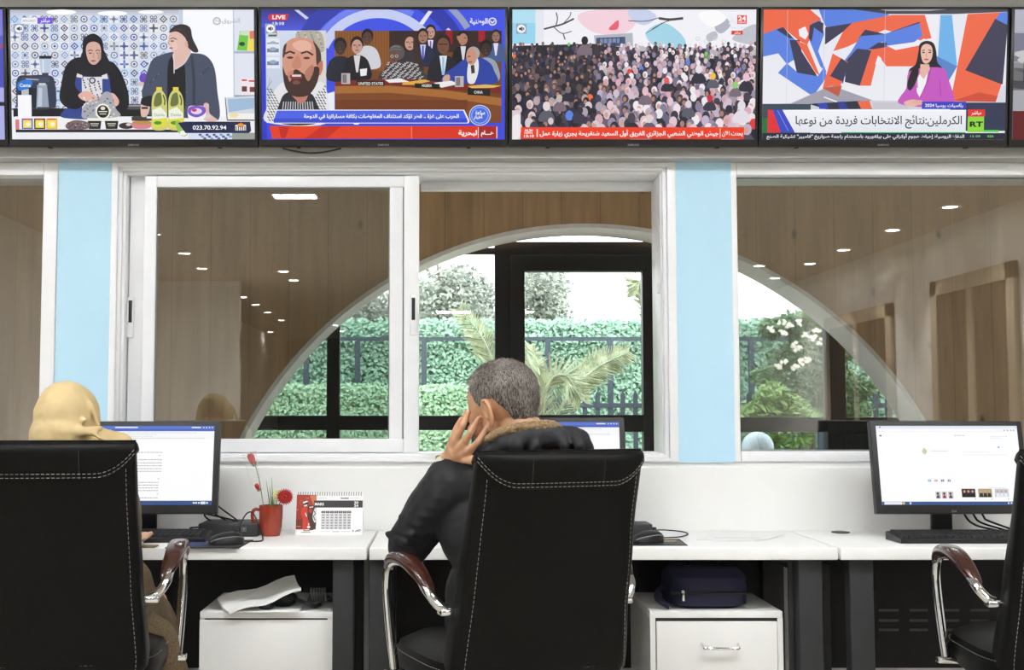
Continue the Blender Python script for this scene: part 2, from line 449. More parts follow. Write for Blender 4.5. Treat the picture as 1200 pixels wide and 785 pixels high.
# ------------------------------------------------------------------ the office shell
WY = 4.15                                   # face of the window wall
XL, XR, YB = -3.95, 4.75, -20.0
zs = at(600, 541, WY).z; zt = at(600, 191, WY).z
struct('floor', MB().box((XL, YB, -.1), (XR, 6.7, 0)), MT['floor'], label='pale beige floor seen under the desks')
struct('ceiling', MB().box((XL, YB, CEIL), (XR, 4.4, CEIL+.1)), MT['ceil'])
struct('wall_left', MB().box((XL-.15, YB, 0), (XL, 4.4, CEIL)), MT['white'])
struct('wall_right', MB().box((XR, YB, 0), (XR+.15, 4.4, CEIL)), MT['white'])
struct('wall_back', MB().box((XL, YB-.15, 0), (XR, YB, CEIL)), MT['pine_dark'])
struct('wall_partition', MB().box((XL, -7.75, 0), (-2.75, -7.6, CEIL)), MT['white'])
# side doors of the right wall, seen as reflections
for i, (ya, yb, h) in enumerate(((-3.15, -1.45, 2.4), (-6.4, -4.2, 2.3))):
    r = thing('door_%d' % (i+1), (XR, (ya+yb)/2, 0), None, None); tag(r, kind='structure'); w = (yb-ya)/2
    b = MB(); b.box((-.05, -w, 0), (-.005, -w+.14, h)); b.box((-.05, w-.14, 0), (-.005, w, h)); b.box((-.05, -w, h-.14), (-.005, w, h)); b.box((-.05, -.06, 0), (-.005, .06, h-.14))
    b.build('door_frame', MT['doorwood'], r, smooth=False)
    MB().box((-.03, -w+.14, 0), (-.004, w-.14, h-.14)).build('door_leaf', MT['pine_dark'], r, smooth=False)
    MB().tube([(-.05, .12, 1.0), (-.09, .12, 1.0), (-.09, .24, 1.0)], .009).build('handle', MT['chrome'], r)
# window wall: parapet, piers, fascia
wf = MB()
wf.box((XL, WY, 0), (XR, 4.36, zs))
struct('wall_front', wf, MT['white'], label='white low wall below the office windows')
ztr = at(600, 547, WY).z
struct('trim_1', MB().box((XL, WY-.016, .70), (XR, WY, ztr), .004), MT['white'], label='white flat trunking panel along the low wall')
struct('trim_2', MB().box((XL, 4.07, zt), (XR, 4.36, CEIL), .004), MT['fascia'], label='grey boxed fascia above the windows carrying the screens')
p1a, p1b = at(66, 350, WY).x, at(131, 350, WY).x
p2a, p2b = at(791, 350, WY).x, at(858, 350, WY).x
struct('pillar_1', MB().box((p1a, WY-.01, zs-.002), (p1b, 4.36, zt)), MT['blue'], label='pale blue wall pier behind the person in the yellow headscarf')
struct('pillar_2', MB().box((p2a, WY-.01, zs-.002), (p2b, 4.36, zt)), MT['blue'], label='pale blue wall pier right of the open window')

# ------------------------------------------------------------------ windows
def rect_frame(b, x0, z0, x1, z1, t, y0, y1, bev=.003):
    """four bars; t = left, bottom, right, top widths"""
    l, bo, r, to = t
    b.box((x0, y0, z0), (x0+l, y1, z1), bev); b.box((x1-r, y0, z0), (x1, y1, z1), bev)
    b.box((x0+l, y0, z0), (x1-r, y1, z0+bo), bev); b.box((x0+l, y0, z1-to), (x1-r, y1, z1), bev)
    return b
GY = 4.2
def X(px, Y=GY): return at(px, 350, Y).x
def Z(py, Y=GY): return at(521, py, Y).z
# left window, mostly outside the picture
w1 = thing('window_1', (0, 0, 0), 'left window of tinted glass in a white frame', None); tag(w1, kind='structure')
b = MB(); rect_frame(b, XL+.3, zs, p1a+.005, zt, (.06, .04, .055, .045), 4.14, 4.34)
b.build('window_frame', MT['alu'], w1)
b = MB(); rect_frame(b, XL+.35, Z(530), X(66), Z(207), (.05, .03, .04, .0), 4.17, 4.19); b.build('sash', MT['alu'], w1)
MB().box((XL+.4, GY, Z(527)), (X(56), GY+.006, Z(206))).build('pane', MT['glass'], w1, smooth=False)
MB().box((XL, 4.15, zs), (XL+.3, 4.36, zt)).build('side_panel', MT['white'], w1, smooth=False)
# centre sliding window, both sashes pushed left
w2 = thing('window_2', (0, 0, 0), 'white sliding window, right half standing open', None); tag(w2, kind='structure')
b = MB(); x0, x1 = p1b-.004, p2a+.004
rect_frame(b, x0, zs, x1, zt, (.022, .014, .03, .016), 4.135, 4.34, .002)
rect_frame(b, x0+.022, zs+.014, x1-.03, zt-.016, (.012, .012, .014, .012), 4.15, 4.34, .002)
rect_frame(b, x0+.034, zs+.026, x1-.044, zt-.028, (.010, .004, .006, .010), 4.165, 4.34, .002)
b.build('window_frame', MT['alu'], w2)
s1 = MB(); rect_frame(s1, X(167.5, 4.16), Z(530, 4.16), X(491, 4.16), Z(206, 4.16), (.042, .047, .053, .040), 4.16, 4.188, .003)
sash = s1.build('sash', MT['alu'], w2)
b = MB(); g0, g1, h0, h1 = X(181.5, 4.16), X(473, 4.16), Z(515, 4.16), Z(219.5, 4.16); rect_frame(b, g0-.001, h0-.001, g1+.001, h1+.001, (.005, .004, .005, .005), 4.168, 4.18, 0)
b.build('gasket', MT['grey_alu'], sash, smooth=False)
g2 = X(456.5, 4.168)
b = MB(); b.box((g2, 4.164, h0-.004), (g1-.004, 4.182, h1+.004), .002)
for px in (460, 465, 469): b.box((X(px, 4.16), 4.1615, h0), (X(px+1.6, 4.16), 4.165, h1))
b.build('interlock_stile', MT['alu'], sash)
MB().box((g0, 4.172, h0), (g2, 4.178, h1)).build('pane', MT['glass'], w2, smooth=False)
s2 = MB(); rect_frame(s2, X(151, 4.21), Z(530, 4.21), X(472.5, 4.21), Z(206, 4.21), (.055, .045, .052, .036), 4.206, 4.235, .003)
sash2 = s2.build('rear_sash', MT['alu'], w2)
for px, py, Y, p in ((153, 366, 4.203, sash2), (484.5, 363, 4.158, sash)):
    c = at(px, py, Y)
    MB().box((c.x-.012, Y-.004, c.z-.09), (c.x+.012, Y+.002, c.z+.055), .004).build('latch_plate', MT['alu'], p)
    MB().box((c.x-.006, Y-.0055, c.z-.036), (c.x+.006, Y-.003, c.z+.042), .001).build('latch', MT['plastic'], p)
b = MB(); c = at(774, 338, 4.2); b.box((c.x-.012, 4.19, c.z-.018), (c.x+.004, 4.21, c.z+.018), .003); b.build('strike', MT['alu'], w2)
b = MB(); b.box((X(493, 4.3), 4.29, Z(223, 4.3)), (x1-.04, 4.33, Z(213, 4.3)), .003); b.build('upper_track', MT['alu'], w2)
# right fixed window
w3 = thing('window_3', (0, 0, 0), 'right fixed window pane in a white frame', None); tag(w3, kind='structure')
b = MB(); rect_frame(b, p2b-.004, zs, XR-.3, zt, (.024, .036, .05, .045), 4.14, 4.34, .004); b.build('window_frame', MT['alu'], w3)
b = MB(); rect_frame(b, p2b+.018, zs+.034, XR-.34, zt-.043, (.004, .004, .004, .004), 4.18, 4.2, 0); b.build('gasket', MT['grey_alu'], w3, smooth=False)
MB().box((p2b+.018, 4.185, zs+.034), (XR-.34, 4.191, zt-.043)).build('pane', MT['glass'], w3, smooth=False)
MB().box((XR-.3, 4.15, zs), (XR, 4.36, zt)).build('side_panel', MT['white'], w3, smooth=False)

# ------------------------------------------------------------------ corridor beyond the windows, with the great arch
AY, AT = 6.4, .3
ac = at(690, 717, AY); AR = 449/FPX*AY*.998
CX, CZ = ac.x, max(ac.z, .02)
n = 72
def archring(r): return [(CX+r*math.cos(math.pi*k/n), CZ+r*math.sin(math.pi*k/n)) for k in range(n+1)]
aw = MB(); ar = archring(AR); cxl, cxr = -5.0, 6.0
# wall face with the half round cut out, front and back, plus the soffit
def strip(y, flip):
    v = []; f = []
    for k, (x, z) in enumerate(ar):
        t = k/n; v += [(x, y, z), (cxr+(cxl-cxr)*t if 0 else x, y, CEIL)]
    for k in range(n): f.append((2*k, 2*k+1, 2*k+3, 2*k+2))
    aw.add(v, f)
    for xa, xb in ((cxl, CX-AR), (CX+AR, cxr)): aw.add([(xa, y, 0), (xb, y, 0), (xb, y, CEIL), (xa, y, CEIL)], [(0, 1, 2, 3)])
strip(AY, 0); strip(AY+AT, 1)
struct('wall_corridor', aw, MT['pine'], label='brown pine board wall with a great half round arch behind the windows')
so = MB(); so.grid([[(CX+(AR)*math.cos(math.pi*k/n), y, CZ+AR*math.sin(math.pi*k/n)) for y in (AY-.004, AY+AT+.004)] for k in range(n+1)])
so.grid([[(CX+r*math.cos(math.pi*k/n), AY-.005, CZ+r*math.sin(math.pi*k/n)) for r in (AR, AR+.022)] for k in range(n+1)])
struct('trim_3', so, MT['archtrim'], label='pale edge lining of the big arch', smooth=True)
struct('ceiling_corridor', MB().box((cxl, 4.36, CEIL), (cxr, AY+AT, CEIL+.1)), MT['ceil'])
struct('floor_corridor', MB().box((cxl, 4.36, -.1), (XL, AY+AT, 0)).box((XR, 4.36, -.1), (cxr, AY+AT, 0)), MT['floor'])
struct('wall_corridor_end', MB().box((cxl-.1, 4.36, 0), (cxl, AY+AT, CEIL)), MT['pine'])
struct('wall_corridor_far', MB().box((cxr, 4.36, 0), (cxr+.1, AY+AT, CEIL)), MT['pine'])
# black framed glazing behind the arch
FY = 6.76
dg_ = thing('window_4', (0, 0, 0), 'black metal framed glazing with a door behind the arch', None); tag(dg_, kind='structure')
def FX(px): return at(px, 400, FY).x
def FZ(py): return at(600, py, FY).z
b = MB(); y0, y1 = FY, FY+.07
zt4 = FZ(262)
for pa, pb, za, zb in ((262, 276, 0, zt4), (383, 398, 0, FZ(298)), (580, 600, 0, FZ(284)), (773, 790, 0, FZ(284)), (968, 990, 0, FZ(284)), (1100, 1118, 0, zt4)):
    b.box((FX(pa), y0, za), (FX(pb), y1, zb), .003)
b.box((FX(262), y0+.005, FZ(504)), (FX(580), y1-.005, FZ(487)), .003)
b.box((FX(790), y0+.005, FZ(506)), (FX(1118), y1-.005, FZ(489)), .003)
b.box((FX(262), y0+.005, FZ(297)), (FX(580), y1-.005, FZ(290)), .003)
b.box((FX(580), y0-.002, FZ(300)), (FX(790), y1+.002, FZ(283)), .003)
b.box((FX(262), y0+.005, 0), (FX(1118), y1-.005, .08), .003)
b.build('frame', MT['frame'], dg_)
b = MB(); rect_frame(b, FX(598), .02, FX(774), FZ(299), (FX(615)-FX(598), .12, FX(774)-FX(753), FZ(299)-FZ(318)), y0-.012, y1-.01, .003)
b.box((FX(615), y0-.01, FZ(506)), (FX(753), y1-.012, FZ(486)), .003)
dl = b.build('door_leaf', MT['frame'], dg_)
MB().tube([(FX(607), y0-.012, .98), (FX(607), y0-.06, .98), (FX(622), y0-.06, .98)], .009).build('handle', MT['chrome'], dl)
MB().box((FX(990), y0+.02, .08), (FX(1100), y1-.02, FZ(506))).build('lower_panel', MT['frame'], dg_, smooth=False)
b = MB()
for pa, pb, za, zb in ((276, 580, .08, FZ(290)), (615, 753, .14, FZ(318)), (790, 968, .08, FZ(262)), (990, 1100, FZ(489), FZ(262))):
    b.box((FX(pa), FY+.03, za), (FX(pb), FY+.036, zb))
b.build('pane', MT['clear'], dg_, smooth=False)

# ------------------------------------------------------------------ the row of screens on the fascia
def skin_face(P, cx, cy, w, h, skin, dark, brow=(40, 30, 28)):
    P.ell(cx, cy, w, h, skin, n=28); P.ell(cx+w*.45, cy+h*.1, w*.5, h*.75, dark); P.ell(cx-w*.08, cy, w*.85, h*.92, skin)
    for sx in (-.42, .34):
        P.line([(cx+w*(sx-.22), cy-h*.16), (cx+w*sx, cy-h*.24), (cx+w*(sx+.24), cy-h*.16)], h*.07, brow)
        P.ell(cx+w*sx, cy-h*.05, w*.17, h*.06, (60, 45, 42))
    P.line([(cx-w*.04, cy-h*.05), (cx-w*.1, cy+h*.25), (cx+w*.08, cy+h*.28)], h*.04, dark)
    P.ell(cx-w*.03, cy+h*.52, w*.28, h*.07, (170, 85, 85))
def mute(P, x, y, r, sq=True):
    if sq: P.rect(x-r*1.2, y-r*1.2, x+r*1.2, y+r*1.2, (150, 160, 195))
    P.ell(x, y, r, r, (240, 242, 246)); P.poly([(x-r*.55, y-r*.25), (x-r*.2, y-r*.25), (x+r*.2, y-r*.6), (x+r*.2, y+r*.6), (x-r*.2, y+r*.25), (x-r*.55, y+r*.25)], (50, 50, 60))
    P.line([(x+r*.3, y-r*.3), (x+r*.65, y+r*.3)], r*.16, (50, 50, 60)); P.line([(x+r*.65, y-r*.3), (x+r*.3, y+r*.3)], r*.16, (50, 50, 60))

def pic_kitchen(P):
    rg = random.Random(3)
    P.rect(30, 38, 1172, 672, (236, 238, 244)); P.rect(30, 38, 840, 530, (214, 219, 232))
    cols = [(86, 100, 150), (120, 158, 210), (92, 92, 112), (70, 84, 170), (150, 165, 195), (120, 120, 140)]
    lay = [[], [], [], []]
    for i in range(18):
        for j in range(11):
            x, y, t = 28+i*46.5, 62+j*44, 22; c = rg.choice(cols); c2 = rg.choice(cols); k = rg.random()
            lay[0].append(('r', x+1, y+1, x+45, y+42, rg.choice([(226, 229, 238), (205, 216, 238), (190, 214, 240), (232, 232, 236), (216, 220, 226)])))
            cx, cy = x+23, y+22
            if k < .3:
                lay[1].append(('e', cx, cy, 17, 17, c)); lay[2].append(('e', cx, cy, 12, 12, (228, 231, 240))); lay[3].append(('e', cx, cy, 6, 6, c2))
            elif k < .6:
                lay[1].append(('p', [(cx-19, cy), (cx, cy-19), (cx+19, cy), (cx, cy+19)], c)); lay[2].append(('p', [(cx-11, cy), (cx, cy-11), (cx+11, cy), (cx, cy+11)], (230, 233, 240))); lay[3].append(('e', cx, cy, 5, 5, c2))
            elif k < .85:
                for a in range(4):
                    dx, dy = math.cos(a*math.pi/2+.785)*13, math.sin(a*math.pi/2+.785)*13
                    lay[1].append(('e', cx+dx, cy+dy, 8, 8, c)); lay[2].append(('e', cx+dx, cy+dy, 4, 4, (226, 229, 238)))
                lay[3].append(('e', cx, cy, 6, 6, c2))
            else:
                lay[1].append(('p', [(cx-20, cy-4), (cx+20, cy-4), (cx+20, cy+4), (cx-20, cy+4)], c)); lay[2].append(('p', [(cx-4, cy-20), (cx+4, cy-20), (cx+4, cy+20), (cx-4, cy+20)], c)); lay[3].append(('e', cx, cy, 9, 9, c2))
    for L in lay:
        P.up()
        for q in L:
            if q[0] == 'r': P.rect(*q[1:], up=False)
            elif q[0] == 'e': P.ell(*q[1:], n=12, up=False)
            else: P.poly(q[1], q[2], False)
    P.rect(30, 38, 840, 66, (176, 182, 196), (205, 210, 222)); P.ell(270, 50, 70, 13, (255, 255, 255)); P.ell(510, 56, 70, 12, (250, 252, 255)); P.ell(690, 50, 60, 10, (245, 247, 252))
    P.rect(820, 38, 840, 520, (196, 204, 224)); P.rect(840, 38, 1078, 560, (246, 247, 252)); P.rect(1074, 38, 1080, 560, (190, 198, 216)); P.rect(1080, 38, 1172, 560, (222, 226, 238))
    P.rect(1078, 240, 1172, 251, (170, 178, 196)); P.rect(1078, 455, 1172, 464, (150, 158, 176))
    P.poly([(1092, 236), (1106, 140), (1150, 138), (1138, 238)], (110, 196, 70)); P.poly([(1104, 160), (1110, 140), (1150, 138), (1146, 165)], (206, 220, 190)); P.ell(1116, 205, 14, 10, (40, 70, 30))
    P.poly([(1138, 238), (1152, 142), (1172, 140), (1172, 240)], (238, 216, 90)); P.rect(1152, 142, 1172, 180, (220, 120, 110))
    P.rect(1110, 372, 1140, 455, (240, 226, 230)); P.rect(1113, 412, 1137, 438, (110, 60, 60)); P.rect(1113, 378, 1137, 386, (210, 60, 70)); P.rect(1143, 376, 1172, 455, (240, 228, 232)); P.rect(1150, 415, 1172, 440, (120, 60, 60)); P.rect(1146, 382, 1172, 390, (214, 60, 70))
    # back counter, machine, blender
    P.rect(38, 520, 700, 562, (26, 26, 30)); P.rect(560, 498, 660, 526, (80, 82, 88)); P.rect(565, 504, 655, 510, (160, 160, 165))
    P.blob([(60, 370), (120, 358), (215, 360), (236, 400), (240, 500), (215, 520), (70, 522), (54, 470)], (52, 58, 78)); P.rect(66, 420, 150, 518, (34, 36, 48)); P.rect(80, 368, 210, 392, (70, 78, 100)); P.line([(100, 376), (160, 380)], 4, (190, 196, 210))
    P.poly([(152, 405), (198, 402), (206, 520), (146, 520)], (150, 162, 182)); P.poly([(158, 420), (176, 420), (172, 512), (152, 512)], (190, 200, 214)); P.rect(160, 396, 192, 408, (200, 206, 214)); P.rect(150, 514, 208, 526, (60, 60, 66))
    P.poly([(164, 276), (220, 276), (214, 350), (172, 350)], (186, 200, 222)); P.rect(178, 282, 186, 345, (214, 224, 238)); P.rect(164, 263, 222, 277, (34, 34, 40)); P.rect(176, 346, 206, 360, (60, 64, 76))
    P.ell(652, 372, 20, 24, (110, 70, 190)); P.ell(640, 400, 16, 10, (214, 190, 190))
    # left counter items
    P.rect(44, 560, 1172, 640, (238, 238, 240)); P.rect(48, 624, 812, 638, (36, 32, 36)); P.rect(48, 638, 860, 672, (234, 236, 242)); P.rect(860, 640, 1066, 672, (214, 222, 240)); P.rect(1066, 640, 1172, 672, (150, 158, 150))
    for k in range(14): P.ell(915+k*11, 650+(k % 3)*9, 8, 6, cols[k % 4], n=8)
    P.blob([(62, 395), (100, 380), (126, 384), (128, 408), (100, 426), (66, 432)], (46, 120, 214)); P.text('Cama', 70, 122, 415, 16, (240, 246, 255), .02)
    P.poly([(78, 432), (112, 424), (112, 456), (78, 456)], (186, 190, 200)); P.rect(60, 455, 124, 572, (246, 246, 250))
    # woman in black
    P.blob([(290, 310), (350, 270), (420, 300), (500, 290), (540, 340), (580, 460), (575, 520), (530, 545), (480, 500), (380, 500), (330, 545), (262, 480), (262, 420)], (28, 26, 34))
    P.blob([(330, 360), (380, 350), (480, 350), (496, 420), (505, 560), (280, 568), (275, 530), (330, 490)], (52, 70, 142)); P.rect(362, 366, 458, 545, (222, 220, 224))
    for k in range(46): P.ell(366+(k*37) % 90, 372+(k*53) % 165, 4, 5, rg.choice([(70, 70, 80), (110, 110, 125), (50, 50, 60)]), n=8)
    P.ell(412, 384, 16, 16, (70, 76, 100)); P.ell(412, 384, 9, 9, (210, 212, 220))
    P.poly([(340, 330), (362, 322), (366, 372), (336, 366)], (228, 222, 216)); P.poly([(455, 340), (478, 336), (486, 376), (458, 376)], (228, 222, 216))
    P.blob([(258, 440), (300, 300), (345, 320), (330, 400), (350, 440), (380, 490), (330, 525), (270, 500)], (26, 24, 32)); P.blob([(500, 300), (545, 340), (583, 462), (560, 520), (525, 500), (530, 460), (495, 400)], (26, 24, 32))
    P.blob([(366, 250), (372, 185), (415, 155), (458, 180), (470, 240), (505, 320), (480, 350), (415, 366), (345, 350), (330, 320)], (30, 28, 36)); P.blob([(384, 240), (392, 206), (420, 194), (448, 208), (455, 250), (444, 290), (420, 307), (396, 290)], (214, 172, 158))
    P.line([(394, 240), (408, 234), (416, 240)], 4, (60, 40, 40)); P.line([(428, 240), (440, 234), (450, 240)], 4, (60, 40, 40)); P.ell(404, 250, 8, 3, (80, 55, 55)); P.ell(440, 250, 8, 3, (80, 55, 55)); P.line([(420, 248), (417, 270), (424, 272)], 3, (180, 130, 118)); P.ell(418, 288, 12, 4, (150, 74, 78)); P.ell(446, 265, 9, 22, (196, 150, 136))
    P.blob([(345, 455), (380, 435), (415, 450), (445, 480), (440, 495), (400, 490), (362, 478)], (222, 178, 164)); P.blob([(490, 450), (512, 448), (535, 480), (530, 505), (508, 510), (492, 480)], (222, 178, 164))
    P.blob([(360, 540), (380, 500), (440, 470), (470, 440), (500, 450), (520, 520), (535, 560), (380, 572)], (168, 168, 176))
    for k in range(40): P.ell(372+(k*41) % 150, 468+(k*29) % 95, 6, 3, rg.choice([(60, 60, 66), (226, 226, 232), (110, 110, 118)]), rot=k*40, n=8)
    P.ell(460, 536, 35, 39, (244, 240, 224)); P.ell(460, 536, 28, 31, (30, 30, 32)); P.ell(460, 520, 11, 9, (226, 222, 206)); P.line([(440, 536), (480, 536)], 5, (226, 222, 206)); P.line([(444, 548), (476, 548)], 4, (226, 222, 206))
    for x in (420, 500):
        P.rect(x-34, 568, x+34, 584, (238, 236, 226)); P.poly([(x-32, 582), (x+32, 582), (x+27, 622), (x-27, 622)], (40, 38, 40)); P.line([(x-20, 596), (x+20, 596)], 4, (226, 222, 206)); P.line([(x-16, 606), (x+16, 606)], 3, (226, 222, 206))
    for x, c in ((104, (64, 90, 214)), (162, (40, 34, 34)), (219, (236, 170, 70))):
        P.rect(x-26, 570, x+26, 622, c); P.rect(x-20, 578, x+20, 616, (244, 222, 84)); P.ell(x+4, 598, 11, 11, (248, 240, 214)); P.line([(x-20, 574), (x+18, 574)], 5, (210, 50, 50))
    P.rect(48, 575, 66, 624, (214, 120, 130))
    P.blob([(285, 600), (330, 578), (390, 590), (388, 620), (300, 624)], (120, 100, 106))
    for k in range(22): P.ell(296+(k*31) % 88, 592+(k*17) % 28, 4, 3, rg.choice([(60, 50, 54), (190, 170, 176), (90, 70, 74)]), n=8)
    P.ell(570, 606, 36, 16, (60, 46, 50)); P.ell(580, 600, 12, 7, (214, 208, 206)); P.blob([(598, 592), (686, 590), (676, 618), (610, 620)], (214, 130, 146)); P.ell(642, 590, 46, 10, (190, 140, 70)); P.ell(630, 566, 38, 8, (70, 64, 66)); P.rect(595, 570, 690, 582, (60, 56, 58))
    # woman in slate robe
    P.blob([(690, 290), (740, 258), (800, 244), (880, 250), (945, 262), (985, 320), (998, 430), (1004, 575), (900, 570), (700, 560), (660, 530), (644, 450), (655, 400)], (70, 78, 98))
    for k in range(60):
        x, y = 670+(k*61) % 310, 300+(k*47) % 230; P.ell(x, y, 9, 2.5, rg.choice([(52, 58, 74), (92, 100, 120), (60, 66, 82)]), rot=(k*50) % 180, n=8)
    P.blob([(770, 300), (800, 262), (842, 290), (850, 400), (840, 540), (770, 540), (765, 420)], (26, 26, 30)); P.line([(880, 262), (890, 400), (884, 540)], 14, (54, 60, 76), 5)
    P.blob([(795, 250), (850, 215), (876, 240), (850, 290), (806, 330), (795, 290)], (222, 184, 172)); P.line([(796, 255), (797, 310), (797, 350)], 4, (226, 226, 230), 4); P.line([(878, 244), (845, 300), (800, 330)], 5, (210, 210, 216), 4)
    P.blob([(776, 150), (800, 118), (840, 112), (874, 130), (886, 180), (912, 240), (890, 246), (862, 220), (846, 180), (820, 150)], (52, 42, 44))
    P.blob([(778, 156), (812, 146), (846, 170), (858, 200), (850, 232), (815, 252), (790, 244), (778, 215), (770, 200)], (224, 186, 174)); P.ell(858, 206, 10, 14, (214, 170, 156)); P.blob([(780, 148), (800, 119), (842, 110), (876, 130), (886, 190), (912, 240), (888, 246), (866, 216), (858, 182), (842, 152), (812, 134)], (52, 42, 44)); P.line([(800, 134), (836, 140), (862, 176)], 2, (84, 70, 70), 4); P.ell(800, 216, 16, 20, (230, 196, 184)); P.line([(776, 226), (786, 224), (792, 227)], 4, (176, 74, 90))
    P.line([(780, 182), (794, 176), (812, 184)], 4, (60, 44, 44)); P.ell(790, 192, 8, 3, (60, 44, 44)); P.line([(776, 190), (770, 206), (778, 210)], 3, (190, 140, 128)); P.ell(784, 226, 9, 4, (176, 74, 90))
    P.blob([(640, 500), (660, 478), (684, 480), (676, 540), (660, 562), (640, 556)], (222, 184, 172)); P.rect(642, 514, 672, 524, (40, 40, 44)); P.blob([(935, 500), (958, 500), (962, 545), (1000, 580), (950, 585), (934, 560)], (222, 184, 172)); P.ell(950, 560, 18, 12, (210, 206, 200))
    P.blob([(650, 470), (690, 460), (690, 510), (640, 500)], (28, 28, 34))
    # bottles of oil
    for x in (726, 804):
        P.rect(x-13, 417, x+13, 434, (236, 206, 50)); P.blob([(x-14, 434), (x+14, 434), (x+34, 475), (x+36, 560), (x+34, 622), (x-34, 622), (x-36, 560), (x-34, 475)], (206, 206, 120)); P.blob([(x-10, 448), (x+8, 448), (x+10, 500), (x-24, 510), (x-22, 470)], (110, 116, 60)); P.line([(x+18, 455), (x+26, 480), (x+24, 505)], 6, (70, 76, 40), 4)
        P.poly([(x-33, 530), (x+5, 514), (x+33, 545), (x+33, 612), (x-33, 612)], (236, 240, 226)); P.poly([(x-33, 575), (x+33, 568), (x+33, 612), (x-33, 612)], (226, 214, 60)); P.ell(x-8, 592, 18, 9, (60, 150, 60)); P.text('Dahlia', x-24, x+24, 560, 15, (120, 140, 110))
    P.blob([(862, 516), (900, 508), (940, 516), (938, 570), (900, 580), (864, 572)], (240, 238, 244)); P.blob([(864, 518), (900, 508), (940, 516), (940, 545), (902, 565), (864, 550)], (128, 84, 200)); P.ell(900, 535, 26, 15, (226, 214, 236)); P.ell(890, 530, 12, 8, (200, 60, 110))
    P.poly([(1040, 468), (1172, 460), (1172, 578), (1044, 578)], (206, 214, 224)); P.poly([(1048, 476), (1172, 470), (1172, 520), (1052, 540)], (160, 186, 214)); P.rect(1048, 545, 1172, 578, (240, 238, 234)); P.line([(1036, 468), (1044, 578)], 4, (60, 56, 56)); P.ell(1075, 555, 22, 12, (236, 220, 170)); P.rect(1044, 576, 1172, 582, (60, 60, 64))
    # captions
    P.blob([(800, 590), (822, 584), (858, 640), (840, 658), (815, 640)], (150, 190, 80)); P.ell(838, 642, 18, 12, (240, 240, 236))
    P.poly([(812, 592), (848, 586), (1152, 586), (1156, 632), (1146, 642), (848, 642)], (32, 38, 74)); P.text('023.70.92.94', 882, 1040, 625, 20, (246, 248, 252), .02)
    P.rect(1082, 602, 1132, 630, (238, 236, 230)); P.ell(1108, 604, 16, 10, (240, 150, 50)); P.rect(1108, 588, 1110, 598, (240, 150, 50))
    for k in range(5): P.rect(1085+k*10, 608, 1089+k*10, 630, (32, 38, 74))
    P.rect(84, 78, 160, 108, (238, 238, 244)); P.text('NEWS DIRECT', 92, 152, 98, 9, (110, 110, 124)); P.rect(160, 78, 232, 108, (116, 84, 214)); P.text('مباشر', 174, 218, 100, 18, (246, 246, 252), .02, True)
    mute(P, 74, 132, 20); P.ring(1000, 95, 13, 19, (170, 174, 184)); P.text('TV', 990, 1012, 101, 12, (150, 154, 166), .02); P.text('الشروق', 1024, 1108, 102, 20, (176, 180, 190), .02, True)

